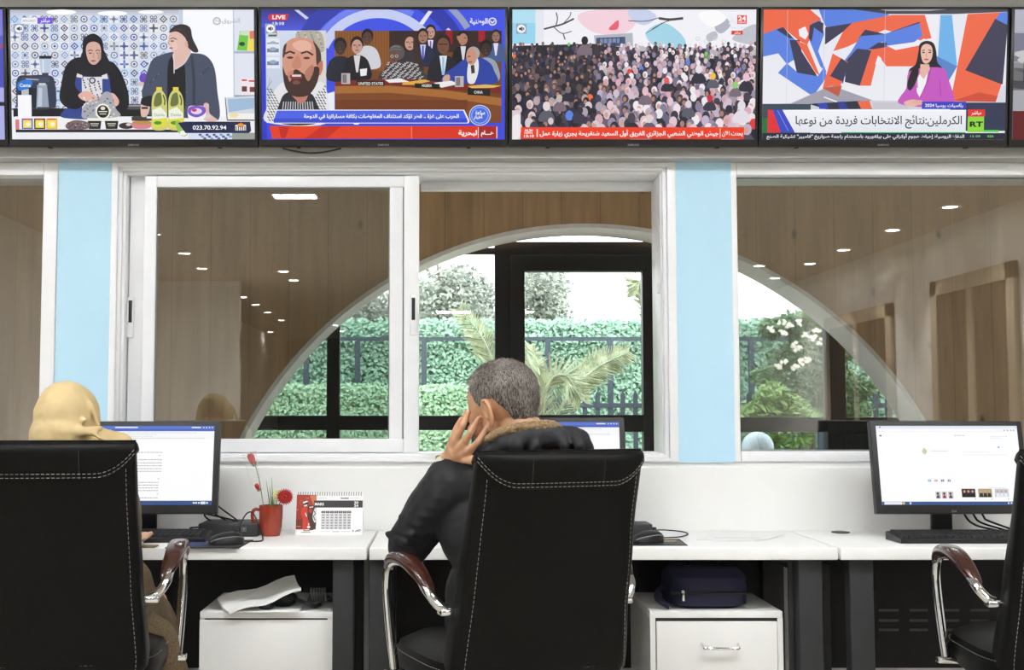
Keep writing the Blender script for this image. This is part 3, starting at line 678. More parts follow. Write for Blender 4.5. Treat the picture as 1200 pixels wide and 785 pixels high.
def pic_debate(P):
    rg = random.Random(5)
    P.rect(50, 33, 1174, 662, (66, 84, 226), (58, 72, 214)); P.rect(50, 33, 400, 130, (44, 44, 128), (72, 84, 214)); P.rect(52, 120, 74, 662, (46, 56, 196))
    P.ring(590, 330, 255, 300, (196, 204, 240), 205, 318); P.ring(590, 330, 302, 330, (110, 128, 236), 195, 300); P.ring(600, 340, 350, 420, (50, 60, 170), 200, 335); P.ring(640, 330, 400, 430, (150, 158, 190), 285, 330)
    P.poly([(204, 36), (224, 36), (270, 74), (258, 82)], (206, 208, 224)); P.poly([(776, 102), (820, 40), (838, 44), (796, 108)], (226, 228, 240)); P.poly([(900, 132), (912, 122), (924, 134)], (210, 214, 236))
    # inset 1
    P.rect(72, 135, 350, 580, (206, 216, 232), (190, 200, 216)); P.rect(300, 140, 350, 400, (214, 210, 204)); P.blob([(210, 150), (250, 136), (320, 140), (340, 190), (330, 240), (230, 200)], (178, 172, 158))
    for k in range(40): P.ell(220+(k*37) % 115, 142+(k*23) % 80, 5, 4, rg.choice([(150, 144, 130), (206, 200, 186), (130, 150, 170)]), n=8)
    P.rect(84, 138, 124, 162, (200, 70, 60)); P.rect(84, 146, 120, 154, (240, 240, 240)); P.rect(84, 154, 122, 164, (60, 110, 70))
    for y in (172, 200, 262): P.rect(74, y, 136, y+56, (226, 230, 238)); P.rect(78, y+22, 132, y+40, (110, 130, 160)); P.ell(105, y+24, 16, 9, (150, 170, 190))
    P.line([(74, 420), (100, 375)], 3, (150, 150, 150)); P.line([(90, 360), (84, 400)], 2, (150, 150, 150))
    P.blob([(80, 580), (78, 500), (100, 440), (150, 385), (200, 420), (270, 420), (320, 380), (350, 420), (352, 582)], (226, 226, 228))
    for i in range(20):
        for j in range(14):
            x, y = 82+i*13.5+(j % 2)*6, 392+j*13.5
            if abs(x-212) > 62-(y-400)*.05 and y > 580-abs(x-212)*1.4 and y < 578: P.line([(x-5, y-4), (x+4, y+4)], 4.5, (36, 36, 42))
    P.blob([(130, 580), (140, 470), (180, 430), (260, 430), (300, 470), (312, 580)], (44, 44, 50))
    for x in range(140, 306, 13): P.line([(x, 578), (x+(222-x)*.16, 478)], 4, (200, 200, 206))
    P.blob([(180, 430), (210, 470), (232, 488), (258, 468), (270, 420), (262, 400), (190, 400)], (186, 122, 104))
    P.blob([(148, 260), (155, 210), (190, 176), (240, 170), (290, 184), (318, 230), (322, 300), (310, 370), (280, 420), (230, 442), (190, 436), (160, 400), (150, 330)], (208, 148, 126)); P.blob([(290, 186), (322, 232), (326, 290), (306, 300), (302, 230)], (70, 56, 52)); P.blob([(150, 260), (155, 212), (168, 200), (158, 260)], (70, 56, 52)); P.blob([(312, 300), (332, 280), (334, 320), (320, 352), (308, 340)], (190, 118, 98))
    P.blob([(195, 200), (240, 182), (280, 200), (272, 236), (220, 232)], (226, 176, 156))
    P.blob([(149, 310), (165, 350), (180, 345), (210, 322), (240, 340), (262, 350), (296, 310), (318, 320), (308, 385), (275, 440), (230, 456), (186, 444), (158, 400)], (66, 44, 38)); P.blob([(172, 340), (190, 330), (200, 332), (185, 380), (176, 370)], (196, 132, 110)); P.blob([(250, 340), (285, 300), (292, 330), (268, 380)], (176, 120, 100))
    P.ell(212, 358, 30, 15, (120, 50, 50)); P.rect(192, 348, 234, 358, (226, 214, 206)); P.ell(212, 386, 18, 10, (120, 80, 70))
    P.line([(160, 248), (182, 236), (206, 246)], 9, (70, 48, 42)); P.line([(234, 246), (262, 236), (290, 254)], 9, (70, 48, 42)); P.ell(184, 266, 15, 6, (80, 54, 48)); P.ell(260, 268, 15, 6, (80, 54, 48)); P.blob([(210, 260), (226, 262), (236, 306), (212, 320), (192, 306)], (196, 132, 110))
    # inset 2: council chamber
    P.rect(390, 137, 1156, 580, (110, 68, 34)); P.rect(390, 137, 640, 330, (138, 86, 40))
    for x in range(396, 640, 13): P.line([(x, 137), (x, 330)], 3, (112, 66, 30))
    P.rect(640, 137, 1156, 240, (56, 40, 36)); P.rect(900, 137, 930, 200, (150, 30, 36)); P.rect(1050, 137, 1080, 190, (160, 34, 40))
    def person(x, y, s, skin, suit, hair, shirt=(220, 220, 226), tie=None, w=1.):
        P.blob([(x-52*s*w, y+150*s), (x-50*s*w, y+80*s), (x-22*s, y+48*s), (x+22*s, y+48*s), (x+50*s*w, y+80*s), (x+54*s*w, y+150*s)], suit)
        if shirt: P.poly([(x-14*s, y+46*s), (x+14*s, y+46*s), (x+4*s, y+120*s), (x-4*s, y+120*s)], shirt)
        if tie: P.poly([(x-4*s, y+52*s), (x+4*s, y+52*s), (x+5*s, y+120*s), (x-5*s, y+120*s)], tie)
        P.ell(x, y-4*s, 27*s, 34*s, hair); P.ell(x, y+8*s, 22*s, 31*s, skin, n=24); P.line([(x-16*s, y+2*s), (x-5*s, y+1*s)], 4*s, (50, 36, 32)); P.line([(x+5*s, y+1*s), (x+16*s, y+2*s)], 4*s, (50, 36, 32)); P.ell(x, y+24*s, 8*s, 2.5*s, (110, 60, 56)); P.line([(x, y+4*s), (x-2*s, y+14*s)], 3*s, (120, 78, 64))
    person(1130, 160, .8, (150, 110, 96), (70, 90, 140), (40, 34, 32)); person(830, 140, .9, (190, 150, 136), (36, 38, 56), (50, 40, 36), (230, 230, 240), (140, 90, 180))
    person(795, 160, .95, (160, 116, 98), (40, 44, 70), (40, 32, 30), (200, 206, 230), (70, 80, 200)); person(540, 165, 1., (86, 62, 54), (206, 206, 214), (28, 24, 26), None); person(980, 170, .9, (176, 126, 104), (28, 28, 34), (34, 28, 28), (214, 214, 220))
    P.blob([(950, 165), (975, 168), (985, 200), (970, 205)], (176, 126, 104))
    person(415, 210, 1.1, (60, 48, 44), (34, 36, 50), (24, 22, 24), None); person(735, 190, 1.05, (196, 150, 134), (56, 50, 54), (60, 44, 38), None); P.blob([(752, 170), (776, 230), (790, 300), (755, 280)], (60, 44, 38))
    person(492, 205, 1.1, (196, 150, 138), (30, 28, 34), (36, 28, 28), (214, 210, 214)); P.poly([(505, 322), (538, 318), (535, 352), (508, 356)], (232, 232, 236))
    person(1085, 220, 1.05, (60, 46, 42), (150, 160, 172), (24, 22, 24), None); person(888, 200, 1.25, (116, 78, 60), (36, 36, 44), (40, 32, 30), (224, 230, 240), (150, 190, 226)); P.line([(870, 202), (906, 202)], 4, (30, 26, 28))
    # seated: woman in patterned jacket, man in blue
    P.blob([(600, 376), (620, 320), (650, 290), (720, 285), (775, 310), (806, 376)], (60, 58, 62))
    for k in range(110):
        x = 606+(k*67) % 190; y = 290+(k*43) % 84
        if y > 376-abs(min(x-596, 806-x))*2.2: P.line([(x-5, y-3), (x, y+3), (x+5, y-3)], 3, (206, 202, 204))
    P.ell(674, 242, 37, 38, (86, 82, 84)); P.ell(662, 262, 24, 30, (104, 76, 66)); P.ring(653, 260, 5, 7.5, (190, 184, 180)); P.ring(674, 259, 5, 7.5, (190, 184, 180)); P.ell(662, 280, 8, 2.5, (80, 48, 46)); P.line([(646, 222), (664, 212), (690, 216)], 6, (120, 116, 118), 4); P.line([(640, 234), (660, 226), (696, 228)], 5, (110, 106, 108), 4)
    P.blob([(892, 350), (940, 310), (985, 275), (1045, 262), (1100, 290), (1122, 330), (1124, 392), (900, 392)], (44, 66, 160)); P.blob([(1005, 290), (1045, 270), (1050, 330), (1030, 390), (1000, 380)], (226, 226, 228)); P.poly([(1014, 305), (1030, 300), (1034, 340), (1018, 345)], (60, 52, 50)); P.ell(1026, 246, 30, 32, (170, 166, 164)); P.ell(1018, 262, 25, 40, (200, 146, 124)); P.line([(1000, 262), (1014, 260)], 5, (90, 60, 50)); P.ell(1012, 288, 10, 3, (130, 76, 66))
    P.blob([(886, 366), (900, 350), (918, 352), (915, 380), (890, 384)], (206, 160, 140))
    P.poly([(390, 384), (480, 376), (700, 366), (880, 384), (1156, 404), (1156, 440), (900, 420), (640, 400), (390, 404)], (120, 40, 32)); P.poly([(620, 374), (690, 366), (735, 384), (640, 388)], (232, 232, 232)); P.poly([(700, 388), (800, 372), (830, 380), (760, 398), (700, 398)], (222, 170, 70)); P.poly([(845, 388), (925, 378), (960, 394), (880, 412)], (230, 230, 230)); P.poly([(1000, 404), (1080, 396), (1156, 402), (1120, 412), (1020, 414)], (222, 180, 90))
    for x, y in ((440, 362), (962, 376)): P.rect(x-20, y-20, x+20, y+32, (186, 180, 180)); P.rect(x-15, y-14, x+4, y+26, (120, 112, 116))
    P.poly([(390, 404), (640, 402), (900, 424), (1156, 462), (1156, 500), (900, 460), (640, 436), (390, 440)], (164, 104, 50)); P.poly([(390, 440), (640, 436), (900, 460), (1156, 500), (1156, 580), (390, 580)], (124, 70, 34)); P.rect(390, 470, 1000, 520, (112, 58, 30))
    for t, xa, ya, xb, yb, a, b, yy in (('UNITED STATES', 490, 376, 618, 402, 497, 612, 398), ('NIGERIA', 757, 390, 872, 416, 790, 836, 408), ('CHINA', 1000, 414, 1104, 450, 1030, 1070, 440)):
        P.poly([(xa, ya), (xb, ya+4), (xb, yb+2), (xa, yb-4)], (30, 28, 30)); P.text(t, a, b, yy, 13, (226, 224, 220), .02)
    # captions
    P.poly([(354, 440), (388, 430), (388, 518), (366, 518)], (230, 234, 246)); P.poly([(122, 518), (985, 518), (1010, 572), (1004, 584), (104, 584), (112, 540)], (236, 238, 248)); P.poly([(124, 522), (980, 522), (1002, 574), (998, 581), (107, 581), (115, 542)], (74, 98, 226)); P.rect(107, 560, 998, 581, (58, 76, 200))
    P.text('الحرب على غزة .. قطر تؤكد استئناف المفاوضات بكافة مساراتها في الدوحة', 246, 960, 557, 17, (246, 248, 252), .025, True)
    P.ell(1057, 545, 50, 50, (206, 214, 240), n=40); P.ell(1057, 545, 46, 46, (70, 104, 222), n=40); P.ring(1057, 545, 36, 40, (150, 176, 240)); P.text('ساعة', 1036, 1080, 540, 17, (244, 246, 252), .03, True); P.text('أخبار', 1028, 1072, 560, 17, (244, 246, 252), .03, True)
    P.poly([(470, 582), (506, 582), (496, 590), (480, 590)], (240, 240, 246)); P.poly([(88, 597), (1138, 597), (1138, 658), (100, 658)], (226, 62, 30)); P.rect(744, 597, 1050, 658, (216, 52, 28)); P.rect(1050, 597, 1138, 658, (170, 34, 34)); P.poly([(250, 658), (330, 597), (420, 597), (350, 658)], (198, 44, 26)); P.poly([(130, 600), (180, 600), (160, 655), (140, 655)], (190, 40, 28)); P.rect(740, 597, 745, 658, (238, 120, 90)); P.rect(1048, 602, 1051, 654, (246, 220, 210)); P.rect(1133, 600, 1137, 656, (246, 220, 210))
    P.text('هـــام', 1062, 1120, 638, 18, (250, 246, 242), .035, True); P.text('لبحرية', 958, 1044, 640, 22, (250, 246, 242), .035, True)
    P.poly([(96, 58), (180, 58), (172, 88), (88, 88)], (206, 40, 46)); P.poly([(88, 60), (94, 60), (88, 84), (84, 84)], (206, 40, 46)); P.text('LIVE', 104, 164, 82, 18, (248, 246, 246), .03); P.text('13:10', 106, 158, 110, 14, (240, 242, 250), .02); mute(P, 95, 128, 20)
    P.ring(1114, 94, 14, 19, (236, 238, 248)); P.line([(1104, 90), (1114, 102), (1124, 88)], 5, (236, 238, 248)); P.text('الوطنية', 1010, 1092, 103, 24, (240, 242, 250), .025, True)

def pic_crowd(P):
    rg = random.Random(11)
    P.rect(25, 35, 1150, 660, (238, 238, 244)); P.rect(25, 35, 133, 200, (150, 212, 236)); P.rect(25, 35, 133, 100, (176, 222, 240)); P.rect(133, 35, 172, 200, (226, 230, 236))
    P.blob([(330, 60), (430, 36), (560, 38), (600, 90), (540, 150), (420, 150), (350, 110)], (240, 206, 218)); P.blob([(470, 130), (500, 95), (516, 90), (510, 130)], (232, 90, 110)); P.blob([(560, 40), (640, 36), (690, 70), (640, 110), (580, 90)], (196, 206, 232)); P.blob([(640, 150), (720, 100), (800, 150), (820, 210), (700, 220)], (160, 210, 228)); P.blob([(960, 80), (1000, 70), (1030, 110), (990, 150), (960, 130)], (176, 178, 190)); P.blob([(920, 160), (960, 140), (970, 170), (930, 190)], (186, 188, 198)); P.blob([(1040, 180), (1090, 130), (1150, 110), (1150, 200)], (190, 192, 202)); P.blob([(880, 60), (960, 40), (1010, 80), (940, 120)], (248, 248, 250))
    for pts, w in (([(172, 130), (215, 118), (260, 105), (310, 80)], 8), ([(228, 112), (234, 80), (228, 50)], 5), ([(260, 105), (290, 70), (296, 48)], 4), ([(215, 118), (255, 150), (300, 140)], 4), ([(700, 78), (750, 84), (812, 78)], 12), ([(560, 90), (640, 92), (700, 76)], 4), ([(670, 130), (720, 100), (760, 85)], 4), ([(640, 150), (690, 120), (715, 100)], 3), ([(260, 150), (270, 180)], 5)): P.line(pts, w, (66, 60, 62), 4)
    P.poly([(402, 160), (580, 148), (584, 230), (410, 230)], (176, 180, 190)); P.poly([(412, 172), (546, 166), (548, 210), (414, 212)], (64, 80, 120)); P.poly([(430, 178), (520, 174), (520, 196), (432, 198)], (120, 140, 176))
    for k in range(6): P.rect(424+k*20, 170, 428+k*20, 212, (50, 60, 90))
    for k in range(4): P.ring(880+k*40, 175+(k % 2)*14, 7, 10, (206, 206, 212))
    P.poly([(30, 600), (30, 210), (400, 200), (520, 215), (700, 225), (1150, 220), (1150, 660), (30, 660)], (40, 38, 50))
    rows = 23
    for r in range(rows):
        t = r/(rows-1); y = 205+t*400; s = 11+t*21; n = int(1130/(s*2.0)); P.up(); z0 = P.z
        its = []
        for k in range(n):
            x = 30+(k+rg.random()*.9)*1120/n; yy = y+rg.uniform(-6, 8); left = x < 540-rg.random()*160
            if left and r < rows-9: hc = rg.choice([(34, 30, 34), (44, 40, 48), (58, 48, 50), (90, 74, 72), (40, 44, 62), (130, 110, 108)])
            elif left: hc = rg.choice([(34, 30, 34), (50, 46, 56), (214, 200, 206), (170, 160, 172), (60, 60, 84)])
            else: hc = rg.choice([(226, 196, 206), (236, 222, 228), (206, 190, 206), (190, 176, 200), (150, 140, 168), (236, 232, 236), (214, 170, 184), (46, 44, 60), (60, 56, 70), (130, 124, 150), (70, 60, 66)])
            if rg.random() < .02: hc = rg.choice([(220, 60, 60), (236, 110, 60), (240, 190, 50), (120, 200, 90), (90, 130, 220)])
            bc = rg.choice([(30, 30, 42), (44, 44, 62), (56, 50, 60), (80, 74, 92), (36, 36, 50), (110, 90, 100), (60, 66, 96)]) if (left or rg.random() < .5) else tuple(int(v*.8) for v in hc)
            its.append((x, yy, hc, bc))
        for lv in range(3):
            P.z = z0+lv*P.dz
            for x, yy, hc, bc in its:
                if lv == 0: P.poly([(x-s*1.15, yy+s*3.2), (x-s*1.05, yy+s*1.5), (x-s*.5, yy+s*.8), (x+s*.5, yy+s*.8), (x+s*1.05, yy+s*1.5), (x+s*1.15, yy+s*3.2)], bc, False)
                elif lv == 1: P.ell(x, yy, s*.62, s*.86, hc, n=12, up=False)
                elif (int(x*7) % 5) < 2: P.ell(x-s*.12, yy+s*.12, s*.34, s*.5, (206, 160, 146) if sum(hc) > 300 else (170, 126, 110), n=10, up=False)
    for x, y, s, c in ((360, 185, 22, (30, 28, 32)), (245, 462, 20, (196, 184, 170)), (185, 500, 24, (226, 214, 216)), (285, 420, 18, (120, 110, 112)), (886, 322, 22, (230, 222, 228)), (952, 356, 18, (240, 190, 60)), (738, 376, 17, (228, 90, 80)), (1105, 360, 22, (232, 190, 206)), (1085, 498, 26, (226, 218, 226)), (938, 462, 19, (206, 40, 60)), (660, 560, 22, (220, 208, 206)), (340, 520, 20, (50, 48, 56)), (578, 556, 26, (70, 66, 80)), (1055, 398, 18, (140, 206, 110)), (205, 572, 18, (214, 196, 200)), (640, 430, 20, (226, 190, 200)), (840, 490, 20, (216, 206, 220))):
        P.blob([(x-s*1.4, y+s*3), (x-s*1.2, y+s*1.5), (x, y+s*.7), (x+s*1.2, y+s*1.5), (x+s*1.4, y+s*3)], rg.choice([(60, 52, 72), (90, 90, 104), (44, 42, 56), (120, 104, 116)]) if sum(c) < 640 or rg.random() < .5 else c); P.ell(x, y, s*.7, s*.95, c)
    P.rect(25, 520, 66, 660, (214, 206, 212)); P.blob([(25, 560), (60, 540), (66, 600), (60, 650), (25, 655)], (236, 230, 234))
    P.rect(67, 601, 1098, 658, (238, 64, 32), (228, 54, 30)); P.rect(140, 610, 146, 648, (250, 226, 220)); P.rect(986, 606, 989, 652, (250, 226, 220))
    P.text('AL24', 84, 122, 622, 12, (250, 246, 244), .03); P.text('NEWS', 84, 122, 633, 8, (250, 246, 244), .02); P.text('13:10', 82, 128, 650, 12, (250, 246, 244), .03)
    P.text('جيش الوطني الشعبي الجزائري الفريق أول السعيد شنقريحة يجري زيارة عمل', 154, 980, 640, 20, (252, 248, 246), .025, True); P.text('يحدث الآن', 996, 1092, 640, 19, (252, 248, 246), .025, True)
    mute(P, 68, 129, 20); P.text('A', 1020, 1056, 106, 28, (228, 232, 240), .02); P.rect(1060, 64, 1104, 106, (226, 60, 56)); P.text('24', 1064, 1100, 90, 22, (250, 246, 246), .03); P.text('NEWS', 1064, 1100, 102, 7, (250, 240, 240), .02); P.text('الجزائر الدولية', 1030, 1104, 126, 9, (200, 204, 214), 0, True); P.rect(1034, 138, 1086, 157, (216, 50, 48)); P.text('مباشر', 1046, 1076, 152, 11, (250, 246, 246), .02, True)

def pic_newsroom(P):
    O, B, D, W, SK = (236, 104, 72), (90, 128, 222), (62, 60, 84), (236, 234, 242), (110, 176, 230)
    P.rect(40, 36, 1142, 642, (226, 228, 238), (238, 236, 242))
    P.poly([(42, 36), (250, 36), (300, 80), (240, 200), (200, 180), (130, 120), (42, 150)], O); P.poly([(200, 130), (230, 115), (245, 150), (232, 176), (205, 160)], W); P.poly([(290, 36), (540, 36), (610, 62), (500, 100), (330, 130), (310, 90)], B); P.poly([(42, 150), (120, 120), (190, 180), (210, 250), (150, 290), (110, 240), (42, 255)], B)
    P.poly([(100, 130), (130, 118), (178, 170), (160, 170)], D); P.poly([(160, 178), (205, 178), (215, 230), (288, 345), (196, 335)], D); P.poly([(190, 180), (240, 200), (300, 345), (280, 330), (220, 230)], O); P.poly([(110, 330), (150, 285), (200, 330), (290, 346), (320, 300), (330, 350), (270, 440)], B)
    P.poly([(260, 100), (300, 86), (316, 150), (290, 230), (330, 330), (300, 300), (250, 180)], B); P.poly([(250, 110), (290, 90), (312, 100), (310, 150), (270, 120), (260, 185), (246, 170)], D); P.poly([(320, 120), (440, 100), (400, 140), (320, 200)], D); P.poly([(440, 100), (620, 62), (760, 62), (770, 170), (750, 180), (590, 130), (500, 170), (420, 210), (358, 230), (400, 140)], O)
    P.poly([(470, 170), (500, 130), (590, 150), (740, 95), (750, 98), (580, 170), (500, 160)], D); P.poly([(590, 150), (745, 100), (760, 160), (690, 210), (600, 220), (580, 190)], B); P.poly([(440, 230), (480, 160), (600, 150), (590, 180), (520, 220), (410, 350), (405, 380), (345, 360)], B); P.poly([(512, 222), (560, 190), (600, 190), (590, 220)], D); P.poly([(515, 225), (600, 210), (720, 190), (770, 200), (760, 300), (600, 300), (560, 250), (530, 390), (480, 390)], O); P.poly([(600, 205), (740, 185), (760, 200), (640, 225)], W)
    P.poly([(420, 270), (465, 218), (530, 225), (480, 390), (412, 372)], D); P.poly([(355, 240), (425, 280), (380, 440), (312, 400)], O); P.poly([(345, 345), (395, 262), (425, 285), (405, 372)], D); P.poly([(560, 250), (575, 262), (580, 300), (548, 290)], W)
    P.poly([(770, 62), (830, 62), (820, 250), (780, 170)], W); P.poly([(745, 62), (768, 62), (800, 170), (770, 175)], O); P.poly([(838, 62), (890, 62), (918, 300), (880, 360), (830, 260)], SK); P.poly([(800, 240), (918, 300), (880, 370), (820, 320)], (90, 130, 200)); P.poly([(960, 58), (1120, 50), (1142, 100), (1118, 390), (1095, 466), (890, 466)], O); P.poly([(1085, 80), (1142, 105), (1125, 385), (955, 318)], D); P.poly([(1105, 52), (1142, 48), (1142, 110), (1088, 82)], B); P.poly([(900, 460), (1020, 420), (1110, 440), (1095, 466)], (206, 80, 56)); P.poly([(1120, 390), (1142, 385), (1142, 468), (1095, 466)], (214, 216, 228))
    P.poly([(440, 36), (1142, 36), (1142, 48), (900, 58), (600, 58)], (70, 68, 76)); P.poly([(560, 36), (880, 36), (780, 44), (600, 44)], (170, 172, 176))
    for x in (150, 315, 590): P.line([(x, 38), (x, 470)], 1.5, (200, 200, 210))
    P.poly([(40, 480), (170, 470), (350, 390), (540, 458), (1142, 466), (1142, 500), (40, 500)], (206, 208, 218)); P.poly([(170, 474), (350, 388), (540, 458), (420, 470)], (160, 158, 172)); P.poly([(310, 400), (400, 390), (385, 440)], (190, 90, 70)); P.poly([(320, 440), (380, 462), (376, 468), (316, 444)], W); P.rect(40, 474, 260, 642, (60, 74, 86)); P.rect(40, 540, 70, 642, (40, 110, 60)); P.poly([(250, 474), (480, 460), (540, 498), (330, 500)], (46, 48, 66)); P.poly([(290, 472), (330, 468), (340, 498), (300, 498)], (50, 70, 180)); P.poly([(470, 462), (525, 460), (536, 496), (488, 498)], O); P.poly([(380, 465), (410, 463), (430, 498), (390, 498)], (50, 60, 150)); P.rect(540, 468, 700, 500, (200, 196, 206)); P.rect(890, 468, 1142, 600, (50, 56, 84))
    # presenter
    P.blob([(742, 230), (748, 196), (776, 182), (808, 192), (822, 230), (828, 280), (850, 310), (820, 330), (735, 330), (722, 410), (698, 400), (700, 320), (730, 290)], (36, 30, 36))
    P.blob([(656, 470), (664, 440), (690, 400), (698, 330), (740, 312), (800, 304), (860, 312), (876, 350), (906, 440), (900, 478), (840, 490), (720, 486)], (196, 88, 190)); P.poly([(735, 365), (752, 330), (790, 310), (778, 380), (752, 446), (738, 420)], (240, 238, 244)); P.poly([(752, 290), (790, 290), (796, 312), (768, 360), (750, 338)], (226, 180, 164)); P.line([(800, 306), (786, 370), (752, 446)], 4, (160, 62, 158)); P.line([(736, 330), (740, 400)], 4, (160, 62, 158)); P.line([(840, 360), (846, 440)], 4, (166, 66, 164)); P.blob([(722, 300), (745, 320), (730, 380), (706, 412), (694, 380)], (36, 30, 36))
    P.blob([(752, 230), (760, 204), (780, 196), (800, 208), (806, 240), (798, 272), (778, 288), (760, 274)], (232, 188, 172)); P.line([(758, 228), (770, 224)], 4, (60, 40, 40)); P.line([(786, 224), (800, 228)], 4, (60, 40, 40)); P.ell(765, 236, 6, 3, (50, 36, 36)); P.ell(793, 236, 6, 3, (50, 36, 36)); P.line([(778, 238), (775, 254), (782, 255)], 2.5, (190, 130, 116)); P.ell(778, 268, 11, 4, (196, 80, 96))
    P.blob([(680, 468), (715, 454), (750, 462), (740, 482), (700, 486)], (228, 182, 166)); P.blob([(716, 466), (750, 456), (772, 468), (750, 480)], (222, 174, 158))
    # captions
    P.rect(66, 502, 962, 608, (240, 240, 246), (226, 228, 236)); P.poly([(66, 502), (90, 502), (130, 608), (66, 608)], (220, 50, 56)); P.poly([(88, 502), (132, 502), (190, 608), (126, 608)], (56, 74, 190)); P.line([(110, 504), (160, 600)], 3, (130, 150, 230)); P.rect(140, 502, 962, 506, (250, 250, 252)); P.rect(400, 606, 962, 611, (40, 190, 90)); P.rect(40, 610, 1142, 642, (34, 38, 58)); P.rect(40, 636, 1142, 642, (20, 22, 30))
    P.text('الكرملين:نتائج الانتخابات فريدة من نوعها', 192, 944, 568, 37, (34, 32, 40), .012, True); P.rect(762, 464, 962, 498, (56, 66, 190)); P.text('رئاسيات روسيا 2024', 776, 948, 488, 14, (246, 246, 252), .02, True)
    P.text('الدفاع الروسية: إحباط هجوم أوكراني على بيلغورود باستخدام راجمة صواريخ "فامبير" تشيكية الصنع', 62, 956, 632, 14, (236, 238, 246), .02, True)
    P.rect(970, 500, 1048, 534, (222, 52, 48)); P.text('مباشر', 986, 1032, 523, 15, (250, 246, 246), .025, True); P.rect(970, 534, 1044, 606, (140, 214, 60)); P.text('RT', 980, 1040, 580, 23, (20, 24, 20), .04); P.rect(1044, 596, 1112, 606, (80, 210, 80)); P.text('15', 984, 1000, 630, 10, (150, 220, 150)); P.text('09', 1008, 1028, 630, 10, (150, 220, 150)); P.text('KSA', 1062, 1090, 630, 10, (120, 220, 110), .02)

def pic_purple(P):
    P.rect(0, 0, 100, 100, (120, 120, 214), (150, 150, 222)); P.rect(0, 20, 100, 40, (90, 92, 196)); P.poly([(60, 45), (100, 30), (100, 60)], (76, 80, 186)); P.poly([(40, 75), (100, 60), (100, 100), (40, 100)], (170, 172, 228)); P.rect(0, 71, 100, 74, (30, 30, 40)); P.rect(70, 27, 100, 29, (190, 60, 90)); P.blob([(20, 100), (25, 60), (40, 50), (55, 60), (60, 100)], (60, 60, 110)); P.ell(40, 42, 8, 12, (206, 160, 140))
def pic_ruins(P):
    rg = random.Random(2)
    P.rect(0, 0, 100, 100, (176, 178, 192), (160, 160, 164)); P.rect(0, 18, 60, 40, (120, 122, 140)); P.rect(0, 42, 100, 62, (110, 108, 112))
    for k in range(70): P.ell(rg.random()*100, 30+rg.random()*42, 3+rg.random()*5, 1+rg.random()*3, rg.choice([(90, 90, 96), (140, 138, 140), (196, 194, 194), (70, 70, 78)]), rot=rg.random()*40, n=9)
    P.rect(4, 40, 7, 56, (50, 50, 58)); P.rect(8, 38, 10, 54, (44, 44, 52)); P.rect(0, 78, 100, 100, (96, 30, 30)); P.rect(10, 74, 96, 90, (206, 56, 48)); P.rect(12, 91, 80, 97, (40, 44, 90)); P.ring(16, 94, 1.5, 2.2, (220, 220, 230)); P.ring(14, 8, 2.2, 3.4, (236, 238, 244))

TVY = 4.0
TVT = R(6.5)
pitch_ = at(888.5, 90, TVY).x-at(303, 90, TVY).x
pitch_ /= 2
TX0 = at(303, 90, TVY).x
zb_, zt_ = at(600, 172.5, TVY+.03).z, at(600, 8.2, TVY-.03).z
TH = (zt_-zb_)/math.cos(TVT); TW = pitch_-.003
def tv(k, lab, fn, box):
    cx = TX0+pitch_*(k-1.5); cz = (zb_+zt_)/2
    t = thing('television', (cx, TVY, cz), lab, 'television', 'televisions along the fascia'); t.rotation_euler = (TVT, 0, 0)
    b = MB(); b.box((-TW/2, -.012, -TH/2), (TW/2, .03, TH/2), .004); b.box((-TW*.32, .03, -TH*.38), (TW*.32, .05, TH*.3), .008)
    b.build('housing', MT['tvb'], t)
    sw, sh = TW-.022, TH-.034
    P = Pic(*box, sw, sh); fn(P); P.build('screen', MT['pic'], t, (0, -.0126, .007))
    L = Pic(0, 0, 40, 10, .04, .01, 2e-5); L.text('SAMSUNG', 1, 39, 8, 6, (150, 150, 156), .02); L.build('badge', MT['prt'], t, (0, -.0127, -TH/2+.006))
    b = MB(); b.box((-.06, .045, -.06), (.06, .078, .05), .002); b.build('wall_bracket', MT['plastic'], t, smooth=False)
    for x in (-.29, .29):
        MB().box((x-.006, .0, -TH/2-.004), (x+.006, .02, -TH/2+.002)).build('foot_clip', MT['plastic'], t, smooth=False)
    return t
tv(0, 'television at the left picture border, only its right rim and purple picture showing', pic_purple, (0, 0, 100, 100))
tv(1, 'wall television showing two women at a kitchen counter', pic_kitchen, (30, 37, 1172, 673))
tv(2, 'wall television with blue split-screen news, bearded man and council table', pic_debate, (52, 34, 1172, 661))
tv(3, 'wall television showing a dense crowd above a red caption bar', pic_crowd, (27, 36, 1148, 660))
tv(4, 'wall television showing a presenter in a magenta jacket', pic_newsroom, (42, 37, 1140, 640))
tv(5, 'television at the right picture border showing grey rubble and a red caption', pic_ruins, (0, 0, 100, 100))
p = TX0+pitch_*.78
MB().tube([(TX0+.08+q*.2/6, TVY+.03, zb_-.004-.016*math.sin(math.pi*q/6)) for q in range(7)], .003).build('dangling_cable', MT['rubber'])
tag(bpy.data.objects['dangling_cable'], 'thin black cable sagging below the blue split-screen television', 'cable')

